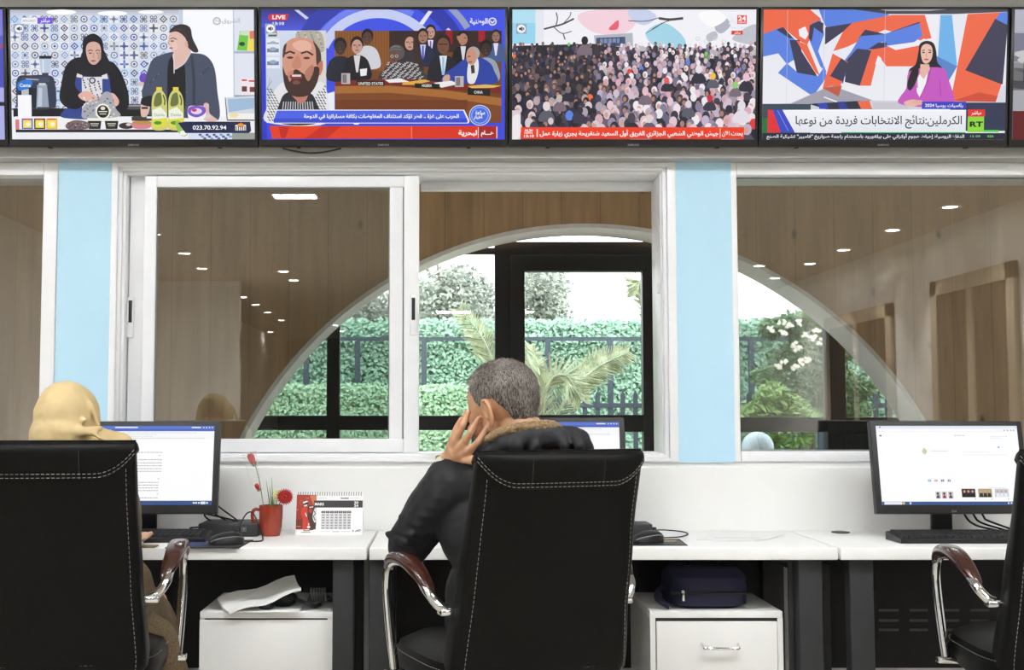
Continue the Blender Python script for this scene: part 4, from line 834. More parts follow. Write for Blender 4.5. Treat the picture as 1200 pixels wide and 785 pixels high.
# ------------------------------------------------------------------ desks
DZ = .74
DF, DB = atz(600, 642, DZ).y, 4.128
def desk(xa, xb, lab, leg_l, leg_r, slots=False, ends=False):
    t = thing('desk', (xa, DF, 0), lab, 'desk', 'white desks along the window wall')
    w, d = xb-xa, DB-DF
    MB().box((0, 0, DZ-.036), (w, d, DZ), .003).build('desk_top', MT['desk'], t)
    def L(px): return at(px, 700, DF+.04).x-xa
    for pa, pb in (leg_l, leg_r):
        for y in (.03, d-.08):
            b = MB(); b.box((pa-xa, y, .0), (pb-xa, y+.05, DZ-.036), .004); b.build('leg', MT['deskleg'], t)
        b = MB(); b.box((pa-xa+.012, .08, DZ-.085), (pb-xa-.012, d-.08, DZ-.036), .002); b.build('side_rail', MT['deskleg'], t, smooth=False)
    m = MB(); m.box((leg_l[1]-xa+.005, d-.062, .29), (leg_r[0]-xa-.005, d-.05, DZ-.04), .002)
    mp = m.build('modesty_panel', MT['panelg'], t)
    if slots:
        for ca, cb in ((1030, 1053), (1066, 1087), (1102, 1124), (1137, 1159), (1172, 1194)):
            for py in (715, 727, 738):
                a, c = at(ca, py, DB-.062), at(cb, py, DB-.062)
                MB().box((a.x-xa, d-.0635, a.z-.004), (c.x-xa, d-.061, a.z+.004)).build('vent_slot', MT['slot'], mp, smooth=False)
    return t
A1 = at(429.5, 642, DF).x; B0 = A1+.008; B1 = at(982, 644, DF).x; C0 = B1+.008
lx = lambda px: at(px, 700, DF+.04).x
WD = B1-B0
desk(A1-WD, A1, 'white desk top with the red mug and calendar, one dark grey leg showing', (A1-WD+.03, A1-WD+.1), (lx(390), lx(415)))
desk(B0, B1, 'white desk the man in the dark jacket sits at', (lx(432.5), lx(456)), (lx(935), lx(963)))
desk(C0, C0+WD, 'white desk with slotted dark panel below, carrying the tilted monitor beside the grommet', (lx(995), lx(1023)), (C0+WD-.1, C0+WD-.03), True)
g = atz(985, 624, DZ)
t = MB().lathe([(.03, .0), (.03, .003), (.024, .004), (.0, .0035)], (0, 0, 0)).build('cable_grommet', MT['plastic2']); t.location = (g.x, g.y, DZ); tag(t, 'round dark cable grommet cap in the desk corner', 'grommet')
q = at(925, 700, DF+.16)
t = MB().box((q.x-.022, -.008, 0), (q.x+.024, .002, .42), .003).box((q.x-.022, -.008, .40), (q.x+.024, .16, .405), .002).build('side_plate', MT['deskleg']); t.parent = bpy.data.objects['desk.001']; t.location = (-B0, .1, DZ-.46)

# ------------------------------------------------------------------ drawer pedestals
def pedestal(pa, pb, py, lab, drawer):
    Y = DF+.07; a, c = at(pa, py, Y), at(pb, py, Y); w = c.x-a.x; h = a.z; d = .44
    t = thing('pedestal', (a.x, Y, 0), lab, 'drawer unit', 'white pedestals under the desks')
    b = MB(); b.box((0, .004, h-.02), (w, d, h), .002); b.box((0, .004, .03), (.016, d, h-.02)); b.box((w-.016, .004, .03), (w, d, h-.02)); b.box((.016, d-.012, .03), (w-.016, d, h-.02)); b.box((.016, .02, .03), (w-.016, d, .05))
    b.build('carcass', MT['desk'], t)
    if drawer:
        zz = [.055, h*.5, h-.024]
        for i in range(2):
            z0, z1 = zz[i], zz[i+1]-.006
            f = MB().box((.0185, -.002, z0), (w-.0185, .016, z1), .002).build('drawer', MT['desk'], t)
            hx, hz = w*.5+.008, (z1-.075)
            hb = MB(); hb.tube([(hx-.055, -.002, hz+.008), (hx-.052, -.024, hz), (hx-.03, -.026, hz-.001), (hx+.03, -.026, hz-.001), (hx+.052, -.024, hz), (hx+.055, -.002, hz+.008)], .0045, 8)
            for sx in (-1, 1): hb.ell((hx+sx*.048, -.024, hz), (.009, .007, .0065), 10)
            hb.build('handle', MT['chrome'], f)
        b = MB().box((.0165, .006, .052), (w-.0165, .012, h-.02)).build('shadow_gap', MT['plastic'], t, smooth=False)
    else:
        MB().box((.0, 0, .03), (w, .0045, h-.024), .0015).build('back_panel', MT['desk'], t)
    for x in (.04, w-.04):
        for y in (.05, d-.05):
            MB().lathe([(.0, 0), (.018, .002), (.018, .026), (.01, .03), (0, .031)], (x, y, 0), 14).build('caster', MT['plastic'], t)
    return t, a.x, Y, h, w
pA = pedestal(234, 390, 717, 'white pedestal with plain back and papers on top', False)
pB = pedestal(762, 917.5, 716.5, 'white drawer pedestal with chrome handle under a navy bag', True)
# papers and bits on the plain pedestal
hA = pA[3]
rows = []
c0 = [at(263, 705, 3.66), at(279, 711.5, 3.6), at(357, 692, 3.62), at(335, 685, 3.78)]
c0 = [Vector((-.700, 3.735, hA+.034)), Vector((-.648, 3.640, hA+.006)), Vector((-.435, 3.665, hA+.072)), Vector((-.478, 3.845, hA+.086))]
t = MB()
for i in range(9):
    u = i/8; r = []
    for j in range(7):
        v = j/6; p = (c0[0].lerp(c0[3], u)).lerp(c0[1].lerp(c0[2], u), v); p = p+Vector((0, 0, -.008*math.sin(math.pi*v)*1.0+.006*math.sin(u*9))); r.append(p)
    rows.append(r)
t.grid(rows); t.grid([[p+Vector((0, 0, -.009)) for p in r] for r in rows])
for e in (rows[0], rows[-1], [r[0] for r in rows], [r[-1] for r in rows]): t.grid([e, [p+Vector((0, 0, -.009)) for p in e]])
o = t.build('booklet', MT['white']); tag(o, 'bent sheaf of white paper leaning on the cables', 'papers')
hb = MB(); hb.box((-.655, 3.655, hA+.0005), (-.44, 3.855, hA+.006), .001); tag(hb.build('paper_folder', MT['white']), 'thin flat folder lying under the bent papers', 'papers')
coil = [(-.415+.05*k/60+.0, 3.745+.018*math.cos(k*.62), hA+.042+.018*math.sin(k*.62)) for k in range(61)]
coil = [(-.43, 3.775, hA+.009)]+coil+[(-.36, 3.775, hA+.03), (-.352, 3.835, hA+.009), (-.385, 3.855, hA+.008)]
tag(MB().tube(coil, .0035, 8, smooth=2).build('coiled_cable', MT['slot']), 'grey coiled cable lying beside the bent papers', 'cable')
b = MB(); b.ell((-.50, 3.755, hA+.028), (.045, .03, .026), 16); b.ell((-.545, 3.695, hA+.017), (.025, .02, .016), 14); b.tube([(-.46, 3.735, hA+.03), (-.43, 3.705, hA+.025), (-.40, 3.715, hA+.012), (-.385, 3.755, hA+.011)], .006, smooth=5)
tag(b.blob('headset', MT['plastic'], vox=.003, it=3), 'black headset tucked under the bent papers', 'headset')
# navy bag on the drawer pedestal
hB = pB[3]; x0, x1 = at(786, 700, 3.72).x, at(880, 700, 3.72).x
t = thing('laptop_bag', ((x0+x1)/2, 3.83, hB), 'dark navy bag with a small metal zip pull on the drawer pedestal', 'bag')
NAVY = mat('navy_nylon', (24, 26, 56), .7, var=.15, scale=300, bump=.3, bscale=500); w = (x1-x0)
def sring(w, d, z, n=32, e=3.5, cx=0, cy=0):
    return [(cx+w*math.copysign(abs(math.cos(a))**(2/e), math.cos(a)), cy+d*math.copysign(abs(math.sin(a))**(2/e), math.sin(a)), z) for a in [2*math.pi*k/n for k in range(n)]]
MB().loft([sring(w*.40, .09, .0), sring(w*.5, .12, .012), sring(w*.51, .125, .05), sring(w*.5, .12, .095), sring(w*.42, .09, .118), sring(w*.3, .06, .122)]).build('body', NAVY, t)
MB().tube([(-w*.5, -.118, .05), (-w*.3, -.126, .052), (w*.3, -.126, .052), (w*.5, -.118, .05)], .004, smooth=4).build('zip', MT['rubber'], t)
z_ = MB(); z_.ell((-w*.36, -.13, .056), (.006, .004, .005), 10); z_.box((-w*.36-.003, -.133, .028), (-w*.36+.004, -.13, .054), .001); z_.build('zip_pull', MT['chrome'], t)
MB().tube([(-w*.2, 0, .115), (-w*.17, 0, .15), (-w*.05, 0, .158), (w*.06, 0, .158), (w*.17, 0, .15), (w*.2, 0, .115)], .009, smooth=5).build('carry_handle', NAVY, t)
MB().tube([(-w*.5, -.03, .06), (-w*.62, -.06, .05), (-w*.66, -.10, .03), (-w*.52, -.12, .008)], .008, smooth=5).build('strap', NAVY, t)

# ------------------------------------------------------------------ monitors
def doc_lines(P, x0, x1, ys, c, rg, right=True, w=2.2):
    for y in ys:
        L = (x1-x0)*rg.uniform(.55, 1); x = x1 if right else x0
        while L > 3:
            s = rg.uniform(3, 10); P.rect(*( (x-s, y, x, y+w) if right else (x, y, x+s, y+w)), c, up=False); x += -(s+2) if right else s+2; L -= s+2
def pic_word(P):
    rg = random.Random(4)
    P.rect(0, 0, 500, 300, (250, 251, 253)); P.rect(0, 0, 500, 20, (92, 120, 206)); P.rect(0, 12, 500, 20, (74, 100, 190)); P.up()
    P.rect(150, 3, 230, 8, (226, 232, 248), up=False); doc_lines(P, 10, 200, (14,), (226, 232, 246), rg, False); P.rect(420, 4, 452, 8, (240, 240, 230), up=False)
    for k in range(4): P.rect(460+k*10, 4, 464+k*10, 8, (226, 232, 246), up=False)
    P.rect(0, 20, 500, 52, (246, 247, 249)); P.up()
    for y in (25, 32, 39, 46): doc_lines(P, 20, 480, (y,), rg.choice([(206, 210, 218), (190, 196, 206)]), rg, False, 2)
    P.rect(0, 52, 500, 284, (252, 252, 253)); P.up()
    doc_lines(P, 190, 320, (100, 128, 140, 151, 162, 172), (120, 124, 132), rg); doc_lines(P, 180, 312, (214, 224, 235, 245, 272), (120, 124, 132), rg); doc_lines(P, 90, 180, (100, 128, 140, 151, 162), (130, 134, 142), rg)
    for y in (112, 200, 258): P.rect(308, y, 314, y+2, (130, 134, 142), up=False)
    P.rect(0, 284, 500, 300, (58, 84, 140)); P.up()
    P.rect(2, 286, 14, 298, (240, 242, 248), up=False)
    for k, x in enumerate((438, 446, 456, 470, 484)): P.ell(x, 292, 4, 3, (236, 240, 248), up=False)
    P.rect(462, 287, 478, 297, (226, 232, 244))
def pic_browser(P):
    rg = random.Random(9)
    P.rect(0, 0, 500, 300, (252, 252, 253)); P.rect(0, 0, 500, 10, (226, 234, 246)); P.rect(0, 10, 500, 24, (243, 245, 250)); P.rect(30, 13, 420, 21, (250, 251, 253)); P.up()
    P.ell(14, 5, 3, 3, (90, 110, 150), up=False)
    for x in (452, 464, 476, 486): P.rect(x, 15, x+4, 19, (120, 124, 134), up=False)
    P.rect(10, 35, 18, 40, (70, 74, 84), up=False); doc_lines(P, 275, 320, (36,), (150, 154, 162), rg, False, 2); doc_lines(P, 400, 470, (40, 46), (216, 220, 228), rg, False, 2)
    P.poly([(165, 84), (174, 96), (165, 112), (156, 96)], (216, 206, 160)); P.ring(165, 98, 6, 8, (190, 196, 160)); P.up(); doc_lines(P, 190, 250, (95,), (190, 194, 202), rg, False, 2); doc_lines(P, 300, 460, (100, 110), (226, 228, 234), rg, False, 2); P.ell(428, 82, 4, 3, (110, 170, 226), up=False)
    for k, c in enumerate(((90, 150, 226), (210, 110, 100), (50, 50, 56), (80, 96, 150))): P.rect(168+k*23, 205, 178+k*23, 213, c); P.rect(171+k*23, 207, 175+k*23, 211, (236, 238, 244))
    for k in range(3):
        x = 190+k*22; P.rect(x, 250, x+18, 276, (206, 200, 202)); P.ell(x+8, 258, 4, 5, (90, 60, 60)); P.poly([(x+2, 276), (x+5, 264), (x+12, 264), (x+15, 276)], (160, 60, 70) if k == 1 else (80, 84, 96))
    for k, c in enumerate(((60, 50, 54), (176, 160, 120), (196, 202, 214))):
        x = 282+k*58; P.rect(x, 240, x+48, 272, c)
        for i in range(3): P.ell(x+10+i*14, 250, 4, 5, (206, 160, 140)); P.poly([(x+3+i*14, 272), (x+5+i*14, 256), (x+15+i*14, 256), (x+17+i*14, 272)], ((30, 30, 36), (50, 50, 60), (232, 234, 240))[k])
    P.up(); doc_lines(P, 375, 440, (235,), (196, 200, 208), rg, False, 1.5)
    for k in range(3): P.rect(326+k*58, 277, 330+k*58, 280, (150, 156, 170), up=False)
    P.rect(0, 288, 500, 300, (54, 86, 146)); P.rect(8, 289, 70, 299, (236, 238, 242)); P.rect(72, 290, 80, 298, (230, 200, 90)); P.rect(96, 290, 102, 298, (226, 232, 244))
    for x in (440, 450, 462, 474): P.rect(x, 291, x+5, 297, (226, 232, 244))
def monitor(x, y, ztop, rz, tilt, lab, fn, W=.5, H=.3):
    t = thing('monitor', (x, y, DZ), lab, 'monitor', 'black computer monitors on the desks', rz)
    T = Matrix.Translation((0, 0, ztop-DZ)) @ Matrix.Rotation(-tilt, 4, 'X') @ Matrix.Translation((0, 0, -H))
    def piece(b, name, m, p=t, **k):
        b.v = [tuple(T @ Vector(q)) for q in b.v]; return b.build(name, m, p, **k)
    b = MB(); b.box((-W/2, -.012, 0), (W/2, .016, H), .003); b.box((-W*.34, .014, H*.15), (W*.34, .045, H*.85), .012); hs = piece(b, 'housing', MT['bezel'])
    P = Pic(0, 0, 500, 300, W-.036, H-.044, 2e-5); fn(P); o = P.build('screen', MT['pic'], t); o.matrix_local = T @ Matrix.Translation((0, -.0128, H/2+.006))
    L = Pic(0, 0, 20, 10, .02, .01, 2e-5); L.ring(5, 5, 2.5, 3.6, (150, 150, 154)); L.text('LG', 10, 17, 8, 5.5, (160, 160, 164), .02); lo = L.build('badge', MT['prt'], t); lo.matrix_local = T @ Matrix.Translation((0, -.0129, .0075))
    b = MB(); b.box((-.034, .03, .006), (.034, .052, ztop-DZ-.12), .006); b.box((-.04, .012, ztop-DZ-.2), (.04, .04, ztop-DZ-.1), .006); b.build('stand_neck', MT['plastic'], t)
    MB().prismz([(q[0], q[1]+.03) for q in sring(.125, .085, 0, 40, 3)], 0, .012).build('stand_base', MT['plastic'], t)
    return t
MY = 3.93
def mon(px_edge, side, py_top, rz, tilt, lab, fn):
    p = at(px_edge, py_top, MY); W = .5
    return monitor(p.x+side*W/2*math.cos(rz), MY, p.z, rz, tilt, lab, fn)
tl = R(8)
m1 = mon(259, -1, 494, 0, tl, 'black monitor showing a text document, beside the red mug', pic_word)
m2 = mon(731, -1, 489.5, 0, tl, "black monitor mostly hidden behind the man in the dark jacket", pic_word)
m3 = mon(1017, 1, 494, R(1), R(9), 'black monitor showing a white web page on the desk with the grommet', pic_browser)
def cable(name, pts, lab, r=.0028): return tag(MB().tube(pts, r, 8, smooth=6).build(name, MT['rubber']), lab, 'cable')
def D(px, py, z=0.): q = atz(px, py, DZ+z); return (q.x, q.y, q.z)
mx = m1.location.x
for i, (e, m) in enumerate(((240, .0), (222, .03), (262, .05))):
    p = at(e, 618, 4.05)
    cable('monitor_cable', [(mx+.20, 3.99, .86), (mx+.18+i*.03, 4.03, .80+i*.01), (mx+.22+i*.04, 4.06, .765), (p.x, 4.08, .755), (p.x+.03, 4.05, .746)], ['black cable looping below the document monitor, shortest of the three', 'black cable drooping below the document monitor, middle of the three', 'black cable reaching furthest towards the red mug below the document monitor'][i])
a, c, d = at(222, 598, 4.0), at(255, 605, 4.02), at(303, 617, 4.02)
cable('monitor_lead', [(a.x, 4.0, a.z), (c.x, 4.02, c.z), (d.x, 4.03, d.z), (d.x+.03, 4.06, .745)], 'long black lead running from the document monitor to the small computer box')
mx = m3.location.x
for i in range(3):
    cable('monitor_cable', [(mx+.07+i*.02, 3.99, .87), (mx+.10+i*.03, 4.02, .80), (mx+.15+i*.02, 4.05, .765+.008*i), (mx+.20+i*.03, 4.0, .752), (mx+.13+i*.05, 3.97, .75+.006*i)], ['black cable nearest the stand of the web page monitor', 'black cable curling in the middle of the tangle below the web page monitor', 'black cable at the outer side of the tangle below the web page monitor'][i], .0035)

# ------------------------------------------------------------------ small things on the desks
def keyboard(name, x0, x1, y0, y1, lab):
    t = thing(name, (x0, y0, DZ), lab, 'keyboard'); w, d = x1-x0, y1-y0
    b = MB(); b.loft([[(q[0], q[1], q[2]) for q in r] for r in ([(0, 0, 0), (w, 0, 0), (w, d, 0), (0, d, 0)], [(0, 0, .012), (w, 0, .012), (w, d, .024), (0, d, .024)], [(.006, .006, .015), (w-.006, .006, .015), (w-.006, d-.006, .027), (.006, d-.006, .027)])]); b.build('case', MT['plastic'], t, smooth=False)
    k = MB(); nx = int((w-.02)/.0195)
    for j in range(5):
        yy = .012+j*(d-.02)/5
        for i in range(nx):
            z = .014+.012*yy/d; k.box((.011+i*.0195, yy, z), (.011+i*.0195+.0165, yy+(d-.02)/5*.85, z+.009), .0)
    k.build('keys', MT['plastic2'], t, smooth=False)
    return t
q0, q1 = D(158, 636), D(246, 633)
keyboard('keyboard', q1[0]-.40, q1[0], q0[1], q0[1]+.13, 'black keyboard behind the dark mouse mat, half hidden by a chair')
q0 = D(1056, 637)
k3 = keyboard('keyboard', q0[0], q0[0]+.44, q0[1], q0[1]+.13, 'black keyboard below the web page monitor')
def mouse(px, py, lab):
    q = D(px, py); t = thing('computer_mouse', (q[0], q[1]+.045, DZ+.0025), lab, 'mouse', None, R(-62))
    b = MB(); prof = []
    for k in range(13):
        a = math.pi*k/12; y = -.055*math.cos(a); s = max(.04, math.sin(a))**.6; h = (.036-.006*math.cos(a))*math.sin(a)**.55 if 0 < k < 12 else .002
        prof.append([(.031*s*math.cos(u), y, max(.001, h*max(0, math.sin(u))**.7 if math.sin(u) > 0 else .001)) for u in [2*math.pi*j/24 for j in range(24)]])
    b.loft(prof).build('shell', MT['plastic'], t)
    line = [(.0315*max(.04, math.sin(a))**.6*math.cos(.5), -.055*math.cos(a), (.036-.006*math.cos(a))*math.sin(a)**.55*math.sin(.5)**.7+.0012) for a in [math.pi*k/12 for k in range(1, 12)]]
    MB().tube(line, .0011, 6).build('pale_trim', MT['stitch'], t)
    MB().ell((0, .028, .031), (.004, .009, .006), 10).build('wheel', MT['rubber'], t)
    return t, q
def mat_pad(pts, lab):
    q = [D(*p) for p in pts]; b = MB(); b.prismz([(p[0], p[1]) for p in q], 0, .002); o = b.build('mouse_mat', MT['rubber'], None, smooth=False); o.location.z = DZ; tag(o, lab, 'mouse mat')
    x0, x1 = min(p[0] for p in q), max(p[0] for p in q); y0, y1 = min(p[1] for p in q), max(p[1] for p in q)
    P = Pic(0, 0, 100, 60, x1-x0-.02, y1-y0-.02, 3e-6); rg = random.Random(8); P.rect(0, 0, 100, 60, (26, 28, 34))
    for k in range(10): P.blob([(rg.uniform(5, 60), rg.uniform(5, 55)) for _ in range(4)], rg.choice([(60, 80, 150), (150, 150, 160), (90, 92, 100), (46, 50, 80)]))
    P.rect(60, 14, 96, 20, (206, 176, 60)); P.rect(64, 26, 92, 30, (180, 160, 70)); r = P.build('mat_print', MT['prt'], o, ((x0+x1)/2, (y0+y1)/2, .0021)); r.rotation_euler = (-math.pi/2, 0, 0)
mat_pad([(193, 642.5), (280, 642.5), (297, 633), (212, 633)], 'black printed mouse mat under the mouse beside the red mug')
mat_pad([(700, 639.5), (806, 639.5), (796, 632), (706, 632)], 'black printed mouse mat beside the man in the dark jacket')
mA, qa = mouse(262, 640, 'black mouse with pale trim line, cable looping to the red mug')
mB_, qb = mouse(762, 638, 'black mouse with pale trim line beside the power adapter')
for n_, pts, lab in (('mouse_cable', [D(272, 634, .012), D(279, 628, .02), (at(283, 612, 3.80)), (at(290, 601, 3.8)), (at(297, 602, 3.8)), (at(304, 618, 3.8)), D(308, 631, .004), D(304, 634, .003), D(286, 634, .003)], 'thin black mouse cable standing in a loop before the red mug'),
                     ('adapter_cable', [D(766, 621, .02), D(780, 621, .006), D(800, 623, .004), D(806, 626, .004), D(796, 629, .004), D(778, 630, .006)], 'thin black cable from the power adapter to the mouse')):
    tag(MB().tube([tuple(p) for p in pts], .0022, 8, smooth=7).build(n_, MT['rubber']), lab, 'cable')
def cbox(name, m, pa, pb, py, h, d, lab, cat, bev=.004):
    a, c = D(pa, py), D(pb, py); t = thing(name, (a[0], a[1], DZ), lab, cat); w = c[0]-a[0]
    MB().box((0, 0, 0), (w, d, h), bev).build('case', m, t)
    return t, w
t, w = cbox('mini_computer', MT['plastic2'], 232, 302, 629, .042, .17, 'flat black computer box lying behind the mouse', 'computer')
P = Pic(0, 0, 10, 10, .014, .014, 2e-5); P.rect(0, 0, 10, 10, (120, 122, 126)); P.rect(1.2, 1.2, 8.8, 8.8, (40, 42, 44)); P.rect(2.5, 2.5, 7.5, 4, (150, 152, 156)); P.rect(4.2, 2.5, 5.8, 8, (150, 152, 156)); P.build('sticker', MT['prt'], t, (w-.045, -.0006, .024))
MB().box((.01, -.001, .006), (w-.07, .001, .009)).build('vent_line', MT['rubber'], t, smooth=False)
MB().lathe([(.012, .042), (.012, .0445), (.0, .0455)], (w*.55, .08, 0), 16).build('top_button', MT['rubber'], t)
t, w = cbox('power_adapter', MT['plastic2'], 725, 765, 628, .038, .12, 'black power adapter brick behind the second mouse', 'power adapter')
MB().tube([(w, .04, .02), (w+.018, .04, .019)], .006).build('cable_plug', MT['rubber'], t)
t, w = cbox('cardboard_box', MT['white'], 163, 174.5, 634, .035, .02, 'tiny white and green box on the keyboard edge', 'box', .001)
P = Pic(0, 0, 10, 10, w*.9, .026, 2e-5); P.rect(0, 0, 10, 10, (206, 214, 196)); P.rect(0, 2, 4, 9, (110, 150, 90)); P.rect(5, 2, 9, 3, (120, 120, 116)); P.rect(5, 4.5, 9, 5.5, (150, 150, 146)); P.build('box_print', MT['prt'], t, (w/2, -.0006, .018))
t.location.y = D(168, 638)[1]+.01
a, c = D(163, 642), D(190, 638); b = MB().box((a[0], a[1], DZ), (c[0], a[1]+.05, DZ+.004), .001); o = b.build('card', mat('brown_card', (120, 104, 70), .5, var=.4, scale=60)); tag(o, 'small brown printed card lying before the tiny white and green box', 'card')
# loose papers
for pts, lab, n_ in (([(816, 633), (890, 634.5), (918, 628), (868, 625.5), (836, 626)], 'loose white sheet lying on the desk behind the mouse', 'paper_sheet'), ([(884, 634), (900, 633), (922, 626), (910, 625)], 'folded paper strip on the end of the loose white sheet', 'folded_paper')):
    q = [D(*p) for p in pts]; dz = .002 if n_ == 'folded_paper' else 0.; o = MB().prismz([(p[0], p[1]) for p in q], DZ+.0005+dz, DZ+.0018+dz).build(n_, MT['white'], None, smooth=False); tag(o, lab, 'paper')
q = D(866, 631); P = Pic(0, 0, 100, 40, .17, .05, 3e-6); P.up(); doc_lines(P, 4, 96, (6, 12, 18, 24, 30), (196, 200, 216), random.Random(6), False, 2); P.line([(2, 33), (60, 36), (96, 30)], 1.6, (70, 76, 130)); r = P.build('sheet_print', MT['prt'], bpy.data.objects['paper_sheet'], (q[0], q[1]+.01, DZ+.00185)); r.rotation_euler = (-math.pi/2, 0, 0)

# mug with flowers
q = D(315.5, 629); MUG = mat('terracotta_glaze', (152, 52, 30), .25, var=.06, coat=.4)
t = thing('mug', (q[0], q[1]+.035, DZ), 'terracotta red mug holding flowers', 'mug')
prof = [(.0, .0), (.029, .0), (.031, .004), (.036, .03), (.0385, .06), (.039, .1), (.0365, .1), (.036, .06), (.033, .03), (.028, .008), (.0, .008)]
MB().lathe(prof, n=36).build('body', MUG, t)
MB().tube([(-.037, 0, .085), (-.054, -.004, .086), (-.061, -.005, .068), (-.055, -.004, .045), (-.036, 0, .036)], .0055, 10, smooth=6, flat=(0, 1, 0)).build('handle', MUG, t)
P = Pic(0, 0, 60, 40, .05, .034, 2e-5); rg = random.Random(1)
for j, (a_, b_) in enumerate(((4, 22), (4, 54), (4, 42), (4, 46))):
    x = a_
    while x < b_: s = rg.uniform(2, 6); P.rect(x, 4+j*9, min(b_, x+s), 7+j*9, (104, 40, 26), up=False); x += s+1.2
P.v = [(.0393*math.sin(x/.0393-.15), -.0393*math.cos(x/.0393-.15), z) for x, y, z in P.v]
P.build('print', MT['prt'], t, (0, 0, .064))
MC = Vector((q[0], q[1]+.035, DZ))
RED = mat('rose_red', (176, 34, 30), .6, var=.25, scale=80); GRN = mat('leaf_green', (84, 128, 62), .6, var=.25, scale=60); YEL = mat('pale_yellow_petals', (232, 226, 150), .6, var=.1, scale=60); DRD = mat('gerbera_red', (170, 22, 20), .6, var=.25, scale=120)
def rose(p, d, s, root):
    """wrapped petals along direction d"""
    d = Vector(d).normalized(); M = d.to_track_quat('Z', 'Y').to_matrix(); b = MB()
    for k in range(7):
        a0 = k*2.4; rr = s*(.42-.035*k); h0, h1 = 0, s*(1.35+.05*k); rows = []
        for i in range(7):
            v = i/6; r_ = rr*(.35+.75*math.sin(min(1, v*1.15)*math.pi*.55)); rows.append([Vector(p)+M @ Vector((r_*math.cos(a0+u*1.5), r_*math.sin(a0+u*1.5), h0+(h1-h0)*v-.12*s*abs(u)*v)) for u in [-1+.33*j for j in range(7)]])
        b.grid(rows)
    o = b.build('bloom', RED, root); so = o.modifiers.new('t', 'SOLIDIFY'); so.thickness = .0012
    b = MB()
    for k in range(5):
        a0 = k*1.257; b.grid([[Vector(p)+M @ Vector((s*(.2+.3*v)*math.cos(a0+u*.35*(1-v)), s*(.2+.3*v)*math.sin(a0+u*.35*(1-v)), s*(-.12+.55*v))) for u in (-1, 0, 1)] for v in (0, .3, .6, .85, 1)])
    o = b.build('sepals', GRN, root); so = o.modifiers.new('t', 'SOLIDIFY'); so.thickness = .001
YR = MC.y
top = at(292, 532, YR); r1 = at(299, 549, YR); r2 = at(303, 574, YR); base = MC+Vector((-.012, 0, .012))
t = thing('wrapped_rose', MC, 'long stemmed red rose in a clear sleeve leaning out of the mug', 'flower')
L = lambda p: Vector(p)-MC
rose(L(at(298, 545, YR)), L(top)-L(r1), .026, t); MB().tube([L(base), L(r2)+Vector((.008, 0, 0)), L(r1)+Vector((.004, 0, 0)), L(at(298, 546, YR))], .0016, 8, smooth=5).build('stem', GRN, t)
rose(L(at(303.5, 575, YR-.01)), L(top)-L(r1), .016, t)
dd = (L(top)-L(base)); M_ = dd.to_track_quat('Z', 'Y').to_matrix()
sl = MB(); sl.loft([[L(base)+dd*v+M_ @ Vector((r_*math.cos(2*math.pi*k/20), r_*math.sin(2*math.pi*k/20), 0)) for k in range(20)] for v, r_ in ((.1, .007), (.5, .012), (.8, .019), (.93, .024), (1.02, .025))], caps=False)
sl.build('clear_sleeve', MT['film'], t)
t = thing('gerbera', MC, 'dark red round flower drooping over the mug rim', 'flower'); c = L(at(334, 582, YR-.05)); n_ = Vector((.25, -1, .15)).normalized(); M_ = n_.to_track_quat('Z', 'Y').to_matrix(); b = MB()
for ring, (cnt, rad, z0, z1) in enumerate(((22, .029, 0, -.004), (20, .026, .003, .003), (16, .021, .006, .008), (12, .015, .008, .012))):
    for k in range(cnt):
        a0 = 2*math.pi*(k+.5*(ring % 2))/cnt; w_ = rad*.13; e = lambda r, s, z: c+M_ @ Vector((r*math.cos(a0)-s*math.sin(a0), r*math.sin(a0)+s*math.cos(a0), z))
        b.add([e(.003, -w_*.4, z0), e(rad*.6, -w_, (z0+z1)/2+.001), e(rad, 0, z1), e(rad*.6, w_, (z0+z1)/2+.001), e(.003, w_*.4, z0)], [(0, 1, 2, 3, 4)])
o = b.build('petals', DRD, t, smooth=False); so = o.modifiers.new('t', 'SOLIDIFY'); so.thickness = .001
MB().ell(c+n_*.009, (.006, .006, .005), 10).build('flower_center', DRD, t); MB().tube([(.01, 0, .02), (.025, -.005, .095), c-n_*.012, c], .0016, 8, smooth=5).build('stem', GRN, t)
t = thing('carnation', MC, 'pale yellow flower behind the dark red one in the mug', 'flower'); c = L(at(325, 580, YR-.005)); b = MB(); rg = random.Random(3)
for k in range(60):
    d = Vector((rg.gauss(0, 1), rg.gauss(0, 1), rg.gauss(.4, 1))).normalized(); u = d.orthogonal().normalized(); w_ = d.cross(u); r_ = .018*rg.uniform(.7, 1.1); b.add([c+d*.004, c+d*r_*.8+u*.006, c+d*r_+w_*.003, c+d*r_*.8-u*.006], [(0, 1, 2, 3)])
o = b.build('petals', YEL, t, smooth=False); so = o.modifiers.new('t', 'SOLIDIFY'); so.thickness = .0008
MB().tube([(.004, 0, .02), c], .0015, 8).build('stem', GRN, t)
t = thing('grass_sprig', MC, 'thin green grass blades standing in the mug', 'sprig')
for e in ((318.5, 559), (312, 563), (316, 570), (321, 583), (317, 585)):
    p = L(at(*e, YR)); b = MB(); b.tube([(.0, 0, .03), (p.x*.5+.004, 0, .1), (p.x, p.y, p.z)], [.002, .0022, .0004], 6, smooth=5); b.build('blade', GRN, t)

